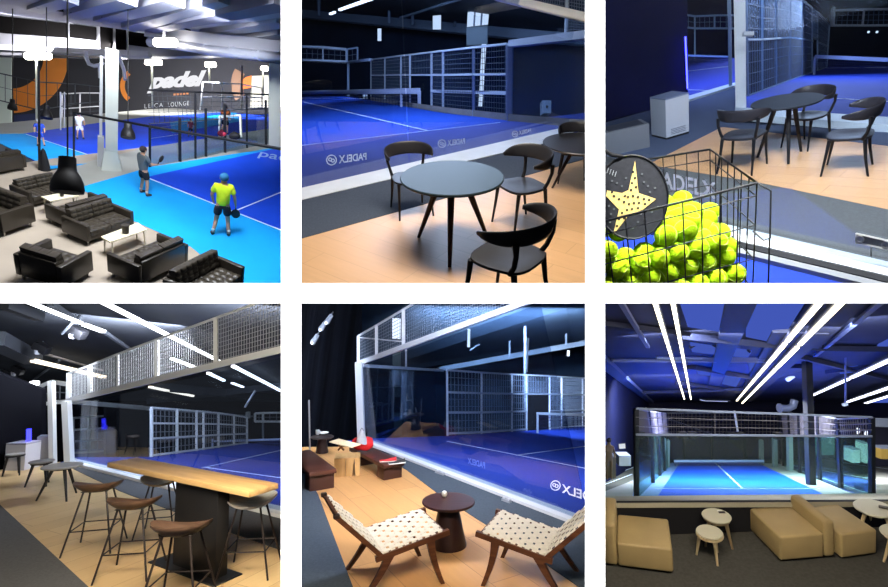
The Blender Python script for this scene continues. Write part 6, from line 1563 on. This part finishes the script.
def make_sofa(T, W, seats):
    D = .82; ar = .11
    k = MB(); k.rbox(-W/2+ar, W/2-ar, -D/2+.1, D/2-.02, .14, .27, .015, 2); k.build('base', M_leather, T)
    for sx in (-1, 1):
        x0, x1 = (-W/2, -W/2+ar) if sx < 0 else (W/2-ar, W/2)
        k = MB(); k.rbox(x0, x1, -D/2, D/2, .14, .60, .02, 2); k.build('armrest', M_leather, T)
    k = MB(); k.rbox(-W/2+ar, W/2-ar, -D/2, -D/2+.12, .14, .66, .02, 2); k.build('backrest', M_leather, T)
    iw = (W-2*ar)/seats
    for i in range(seats):
        x0 = -W/2+ar+i*iw
        k = MB(); tuft(k, x0+.008, x0+iw-.008, -D/2+.13, D/2+.0, .27, .43, 4, 4); k.build('seat_cushion', M_leather2, T, angle=60)
        M_ = Matrix.Translation((0, -D/2+.13, .42)) @ Matrix.Rotation(R(78), 4, 'X')
        k = MB(); tuft(k, x0+.01, x0+iw-.01, 0.0, .36, -.03, .15, 4, 3, Matrix.Translation((0, -D/2+.16, .43)) @ Matrix.Rotation(R(80), 4, 'X') @ Matrix.Diagonal((1, 1, -1, 1)) @ Matrix.Translation((0, 0, -.12)) if False else Matrix.Translation((0, -D/2+.14, .42)) @ Matrix(((1, 0, 0, 0), (0, -.2, .98, 0), (0, .98, .2, 0), (0, 0, 0, 1)))); k.build('back_cushion', M_leather2, T, angle=60)
    for sx in (-1, 1):
        for sy in (-1, 1):
            k = MB(); k.bar((sx*(W/2-.08), sy*(D/2-.08), 0), (sx*(W/2-.08), sy*(D/2-.08), .14), .03, .03); k.build('leg', M_chrome, T, smooth=False)
    return T
la = B.loc(B.fl(137, 222)); lb0 = B.loc(B.fl(100, 235)); ANG = math.degrees(math.atan2((la-lb0).y, (la-lb0).x))
print('ANG', ANG)
so2 = make_sofa(B.thing('tufted_sofa', 'black two-seat sofa facing the right low table, its back to the other sofa', 'sofa', 100, 233, ANG+180, .86), 1.5, 2)
def sofa(src, lb, x, y, yaw, s=1.0): c = copy_tree(src); B.place(c, x, y, yaw, s); c['label'] = lb; return c
sofa(so2, 'black sofa back to back with another, facing the left low table', 81, 220, ANG, .80)
sofa(so2, 'black sofa half hidden behind the largest pendant lamp', 43, 200, ANG+180, .72)
sofa(so2, 'black sofa at the bottom seen from behind, before the right low table', 150, 271, ANG, .96)
sofa(so2, 'black sofa at the bottom edge, right of the others beside the court', 205, 296, ANG+180, 1.02)
sofa(so2, 'black sofa at the left edge, farthest up beside the light blue court', -2, 171, ANG, .72)
so1 = make_sofa(B.thing('tufted_armchair', 'black tufted armchair at the bottom left, facing right', 'armchair', 57, 278, ANG-80, 1.0), .95, 1)
sofa(so1, 'black tufted armchair cut by the left edge', 3, 226, ANG+95, .95)
# low tables
M_ctop = mat('cream_laminate', (236, 226, 196), .4); M_cleg = mat('pale_wire_leg', (206, 200, 180), .4)
def low_table(lb, px, h=.42):
    q = [B.fl(x, y, h) for x, y in px]; c = sum(q, V())/4; base = c-B.N*h
    t = wthing('low_table', lb, 'table', base); k = MB(); k.poly(q, -B.N*.03); k.build('tabletop', M_ctop, t, True, smooth=False)
    for p in q:
        k = MB(); a = lerp(c, p, .85)-B.N*.03; k.tube(a, a-B.N*(h-.03)+(p-c)*.05, .016, n=8); k.build('leg', M_cleg, t, True)
    return q
q1 = low_table('cream low table at the left, before the pendant lamp', [(41, 196.5), (50, 201), (79, 195.5), (74, 190.5)])
q2 = low_table('cream low table at the right, between two sofas by the court', [(101, 236.5), (110, 242), (147, 229.5), (138, 222.5)])
def cup(lb, q, u, v, s, m):
    p = quad_map(*q, u, v); t = wthing('cup', lb, 'cup', p+B.N*.002); k = MB(); k.lathe([(.04*s, 0), (.05*s, .12*s), (.042*s, .115*s), (.03*s, .02*s)], 16); 
    k = k.mapped(lambda w_: p+B.Rt*w_.x+B.Fw*w_.y+B.N*(w_.z+.003)); k.build('body', m, t, True)
    k = MB(); k.lathe([(.052*s, .112*s), (.052*s, .128*s), (.046*s, .128*s)], 16); k = k.mapped(lambda w_: p+B.Rt*w_.x+B.Fw*w_.y+B.N*(w_.z+.003)); k.build('rim', m, t, True)
cup('dark pot standing on the right cream low table', q2, .62, .5, 1.6, mat('dark_pot', (50, 44, 36), .5)); cup('little dark cup on the left cream low table', q1, .6, .5, .9, mat('dark_pot', (50, 44, 36), .5))
# ---------------- people
M_skin = mat('skin', (200, 150, 120), .6); M_shirtY = mat('neon_yellow_shirt', (216, 246, 40), .8, noise=(9, .06)); M_shorts = mat('black_shorts', (26, 28, 38), .8); M_grey1 = mat('grey_sports_shirt', (96, 104, 108), .8); M_cap = mat('teal_blue_cap', (36, 110, 160), .7); M_hair = mat('dark_brown_hair', (50, 40, 36), .8); M_shoe = mat('dark_trainer', (60, 56, 60), .7); M_soleY = mat('pale_trainer_sole', (220, 220, 210), .7)
def person(name, label, x, y, yaw, s, shirt, shorts, head, pose, racket=True, fine=True):
    T = B.thing(name, label, 'person', x, y, yaw, s)
    P = dict(pel=(0, 0, .93), wai=(0, 0, 1.08), che=(0, .0, 1.30), nec=(0, .0, 1.47), hd0=(0, .02, 1.56), hd1=(0, .02, 1.68), shL=(-.185, 0, 1.40), elL=(-.27, .02, 1.14), wrL=(-.24, .16, .94), shR=(.185, 0, 1.40), elR=(.27, .0, 1.13), wrR=(.26, .12, .90),
             hpL=(-.095, 0, .88), knL=(-.13, .05, .48), anL=(-.16, -.01, .08), toL=(-.17, .15, .03), hpR=(.095, 0, .88), knR=(.14, .04, .48), anR=(.18, -.02, .08), toR=(.2, .14, .03))
    P.update(pose); P = {a: V(v) for a, v in P.items()}
    names = list(P); ix = {n_: i for i, n_ in enumerate(names)}
    rad = dict(pel=.135, wai=.125, che=.15, nec=.058, hd0=.085, hd1=.085, shL=.062, elL=.043, wrL=.032, shR=.062, elR=.043, wrR=.032, hpL=.095, knL=.062, anL=.042, toL=.034, hpR=.095, knR=.062, anR=.042, toR=.034)
    E = [('pel', 'wai'), ('wai', 'che'), ('che', 'nec'), ('nec', 'hd0'), ('hd0', 'hd1'), ('che', 'shL'), ('shL', 'elL'), ('elL', 'wrL'), ('che', 'shR'), ('shR', 'elR'), ('elR', 'wrR'), ('pel', 'hpL'), ('hpL', 'knL'), ('knL', 'anL'), ('anL', 'toL'), ('pel', 'hpR'), ('hpR', 'knR'), ('knR', 'anR'), ('anR', 'toR')]
    vs = [P[n_] for n_ in names]; rr = [rad[n_] for n_ in names]; ee = [(ix[a], ix[b_]) for a, b_ in E]
    if fine:    # hands with fingers grow out of the wrists of the same surface
        for sd in ('L', 'R'):
            d_ = (P['wr'+sd]-P['el'+sd]).normalized(); sx = -1 if sd == 'L' else 1
            sidev = d_.cross(V((0, 1, 0))).normalized(); fw = sidev.cross(d_)
            vs.append(P['wr'+sd]+d_*.07); rr.append((.040, .022)); pi_ = len(vs)-1; ee.append((ix['wr'+sd], pi_))
            for f_, ln in ((-1.5, .055), (-.5, .07), (.5, .075), (1.5, .06)):
                vs.append(vs[pi_]+d_*(.03+ln*.5)+fw*(f_*.02)); rr.append(.010); ee.append((pi_, len(vs)-1))
                vs.append(vs[-1]+d_*ln*.4+sidev*(.02*sx)*-1); rr.append(.009); ee.append((len(vs)-2, len(vs)-1))
            vs.append(P['wr'+sd]+d_*.04+fw*.04); rr.append(.011); ee.append((pi_, len(vs)-1))
    skin_mesh('body', vs, ee, rr, M_skin, T, sub=1)
    def sub_(nm, pts, edges, rads, m): skin_mesh(nm, [V(p) for p in pts], edges, rads, m, T, sub=2)
    p = P
    sub_('shirt', [p['pel']-V((0, 0, .10)), p['wai'], p['che'], p['nec']-V((0, 0, .045)), p['shL'], lerp(p['shL'], p['elL'], .75), p['shR'], lerp(p['shR'], p['elR'], .75)], [(0, 1), (1, 2), (2, 3), (2, 4), (4, 5), (2, 6), (6, 7)], [(.185, .145), (.175, .14), (.195, .16), .08, .09, .075, .09, .075], shirt)
    sub_('shorts', [p['pel']+V((0, 0, .04)), p['pel']-V((0, 0, .03)), p['hpL'], lerp(p['hpL'], p['knL'], .78), p['hpR'], lerp(p['hpR'], p['knR'], .78)], [(0, 1), (1, 2), (2, 3), (1, 4), (4, 5)], [(.165, .135), (.155, .13), .115, .11, .115, .11], shorts)
    for sd in ('L', 'R'):
        a, t_ = p['an'+sd], p['to'+sd]; hl = V((a.x, a.y-.04, .045))
        sub_('shoe', [hl, V((a.x, a.y, .05)), V((t_.x, t_.y+.02, .035)), a+V((0, 0, .04))], [(0, 1), (1, 2), (1, 3)], [.05, .055, .042, .048], M_shoe)
        sub_('sock', [a+V((0, 0, .05)), a+V((0, 0, .14))], [(0, 1)], [.05, .052], M_soleY)
    c = (p['hd0']+p['hd1'])/2
    k = MB(); k.ball(c+V((0, -.015, .03)), .112, 18, 12, (.95, 1.05, 1.0)); k.build('cap' if head is M_cap else 'hair', head, T)
    if head is M_cap:
        k = MB(); k.rbox(-.075, .075, .07, .19, -.012, .006, .006, 2, Matrix.Translation(c+V((0, 0, .04)))); k.build('cap_peak', head, T)
    k = MB(); k.ball(c+V((0, .10, -.02)), .02, 8, 6, (.8, 1, 1.3)); k.build('nose', M_skin, T)
    for sx in (-1, 1):
        k = MB(); k.ball(c+V((sx*.04, .088, .012)), .012, 8, 6); k.build('eye', mat('eye_dark', (30, 26, 26), .4), T)
        k = MB(); k.ball(c+V((sx*.098, .0, -.01)), .026, 8, 6, (.4, .8, 1.2)); k.build('ear', M_skin, T)
    k = MB(); k.rbox(-.028, .028, .086, .094, -.062, -.05, .003, 1, Matrix.Translation(c)); k.build('mouth', mat('lip', (160, 90, 84), .6), T)
    if racket:
        d_ = (p['wrR']-p['elR']).normalized(); g = p['wrR']+d_*.08; dirn = V((.15, .35, -.9)).normalized() if racket is True else V(racket).normalized()
        tw = T.matrix_world; RT = bpy.data.objects.new('padel_racket', None); COL.objects.link(RT); RT.matrix_world = tw @ Matrix.Translation(g) @ Matrix.Scale(.9, 4); tag(RT, 'dark racket held by the '+' '.join(label.split(',')[0].split()[:5]), 'racket')
        k = MB(); k.tube(-dirn*.05, dirn*.13, .016, n=8); k.build('grip', M_blackmetal, RT)
        s1, s2 = frame_for(dirn); k = MB(); cc_ = dirn*.27
        k.loft([[cc_+dirn*(.145*math.cos(a)*f_)+s1*(.125*math.sin(a)*f_)+s2*z for a in [2*PI*i/24 for i in range(24)]] for f_, z in ((.93, -.018), (1, -.014), (1, .014), (.93, .018))]); k.build('head', mat('dark_racket_face', (38, 38, 46), .5), RT)
    return T
person('person', 'player in neon yellow shirt and black shorts, seen from behind on the light blue court', 221, 235.5, -12, 1.0, M_shirtY, M_shorts, M_cap, dict(anL=(-.2, -.02, .08), toL=(-.24, .12, .03), wrR=(.30, .10, .92), elR=(.27, -.02, 1.14)), (.05, .1, -1))
person('person', 'player in grey shirt and dark shorts standing at the edge of the light blue court', 144, 194.5, -60, .80, M_grey1, M_shorts, M_hair, dict(elR=(.22, .12, 1.14), wrR=(.16, .34, 1.12), elL=(-.22, .1, 1.14), wrL=(-.1, .3, 1.08)), (.15, .5, .85))
# small players on the far court
def far_person(label, x, y, hpx, yaw, shirt, shorts, hair):
    g = CT.hit(x, y); d = (g-CAM).y; s = hpx*d/FPX/1.75/.93
    T = person('person', label, 0, 0, yaw, s, shirt, shorts, hair, {}, racket=False, fine=False)
    T.matrix_world = B.mtx(g, yaw, s); return T
M_wht = mat('white_shirt', (226, 230, 236), .8); M_navy = mat('blue_sport_top', (40, 70, 170), .8); M_darkred = mat('dark_red_top', (110, 40, 50), .8); M_org = mat('orange_top', (216, 110, 40), .8)
far_person('far player in white near the pale fence left of the pillar', 80.5, 139, 25, 200, M_wht, M_wht, M_hair)
far_person('far player in blue beside the left black pole', 41.5, 146, 25, 180, M_navy, M_navy, M_wht)
far_person('far player in dark red before the cyan strip', 190.5, 137, 17, 150, M_darkred, M_shorts, M_hair)
far_person('far person in orange behind the white frame', 224.5, 134, 26, 180, M_org, M_shorts, M_hair)  # figure stands in for an orange and dark banner
# white frame and bags beside the far court
t = wthing('training_goal', 'white frame like a small goal at the rear fence', 'goal', at(230, 140, 20))
for a, b2 in (((219.5, 139), (220, 116.5)), ((241, 137), (240.5, 115.5)), ((219.5, 116.8), (241, 115.5))):
    k = MB(); k.bar(at(*a, 18.5), at(*b2, 18.5), .07, .07); k.build('post' if a[0] != 219.5 or b2[0] == 220 else 'crossbar', M_pil, t, True, smooth=False)
for x, y, r_, m, lb in ((234.5, 136, .16, mat('black_bag', (24, 24, 30), .7), 'black bag lying at the foot of the white frame'), (222, 133.5, .13, mat('crimson_bag', (170, 40, 60), .7), 'crimson bag left of the black bag by the white frame')):
    p = at(x, y, 18.3); t = wthing('sports_bag', lb, 'bag', p); k = MB(); k.ball(p, r_, 14, 9, (1.3, .8, .85)); k.build('body', m, t, True)
    k = MB(); k.path([p+V((-.1, 0, .09)), p+V((0, 0, r_*1.15)), p+V((.1, 0, .09))], .015, 6); k.build('handle', m, t, True)
k = MB(); p = B.fl(45.5, 170); k.lathe([(.13, 0), (.12, .05), (.09, .3), (.05, .55), (.01, .62)], 16); k = k.mapped(lambda w_: p+B.Rt*w_.x+B.Fw*w_.y+B.N*w_.z); single(k, 'floor_cone', mat('dark_cone', (30, 30, 34), .6), 'dark tapered stand on the floor beside the left black pole', 'stand')
light('lounge_added_light', at(110, -330, 7.5), B.fl(110, 220), 5, 2, 330, (255, 246, 228))  # added light above the view, brightens the sofas
light('court_added_light', at(230, -150, 8.5), B.fl(225, 195), 4, 3, 2300, (240, 246, 255))  # added unseen light for the front court and player
light('court_added_light', at(130, -60, 12), at(130, 125, 30), 5, 3, 3300, (240, 246, 255), 100)  # added unseen light for pillars and upright faces
light('mural_added_light', at(140, 58, 30.6), at(140, 95, 38), 14, 1, 2700, (250, 248, 250))  # added light hidden behind the upper wall, brightens the mural
end_bay([side_plane(283.2, 1), level_plane(285.0, -1)])

# ---------------------------------------------------------------- sub-parts: small pieces belong to the part that carries them
NEST = {'bolt': 'plate', 'pin': 'plate', 'lens': 'body', 'finial': 'back_rail', 'tube': 'housing', 'handle': 'body', 'strap': 'body', 'star': 'head', 'hole': 'head',
        'print': 'head', 'sock': 'shoe', 'cap_peak': 'cap', 'slot': 'body', 'vent': 'body', 'reflector': 'lamp_shade', 'rim': 'bowl', 'seat_plate': 'seat', 'seam': 'felt', 'hub': 'tabletop', 'piping': 'mattress'}
def stem_(o): return o.name.split('.')[0]
def mid_(o):
    b_ = [V(c) for c in o.bound_box]; return sum(b_, V())/8
kids = {}
for o in bpy.data.objects:
    if o.parent is not None: kids.setdefault(o.parent.name, []).append(o)
for lst in list(kids.values()):
    for o in lst:
        want = NEST.get(stem_(o))
        if not want: continue
        c = [q for q in lst if stem_(q) == want and q is not o]
        if not c: continue
        o.parent = min(c, key=lambda q: (mid_(q)-mid_(o)).length)
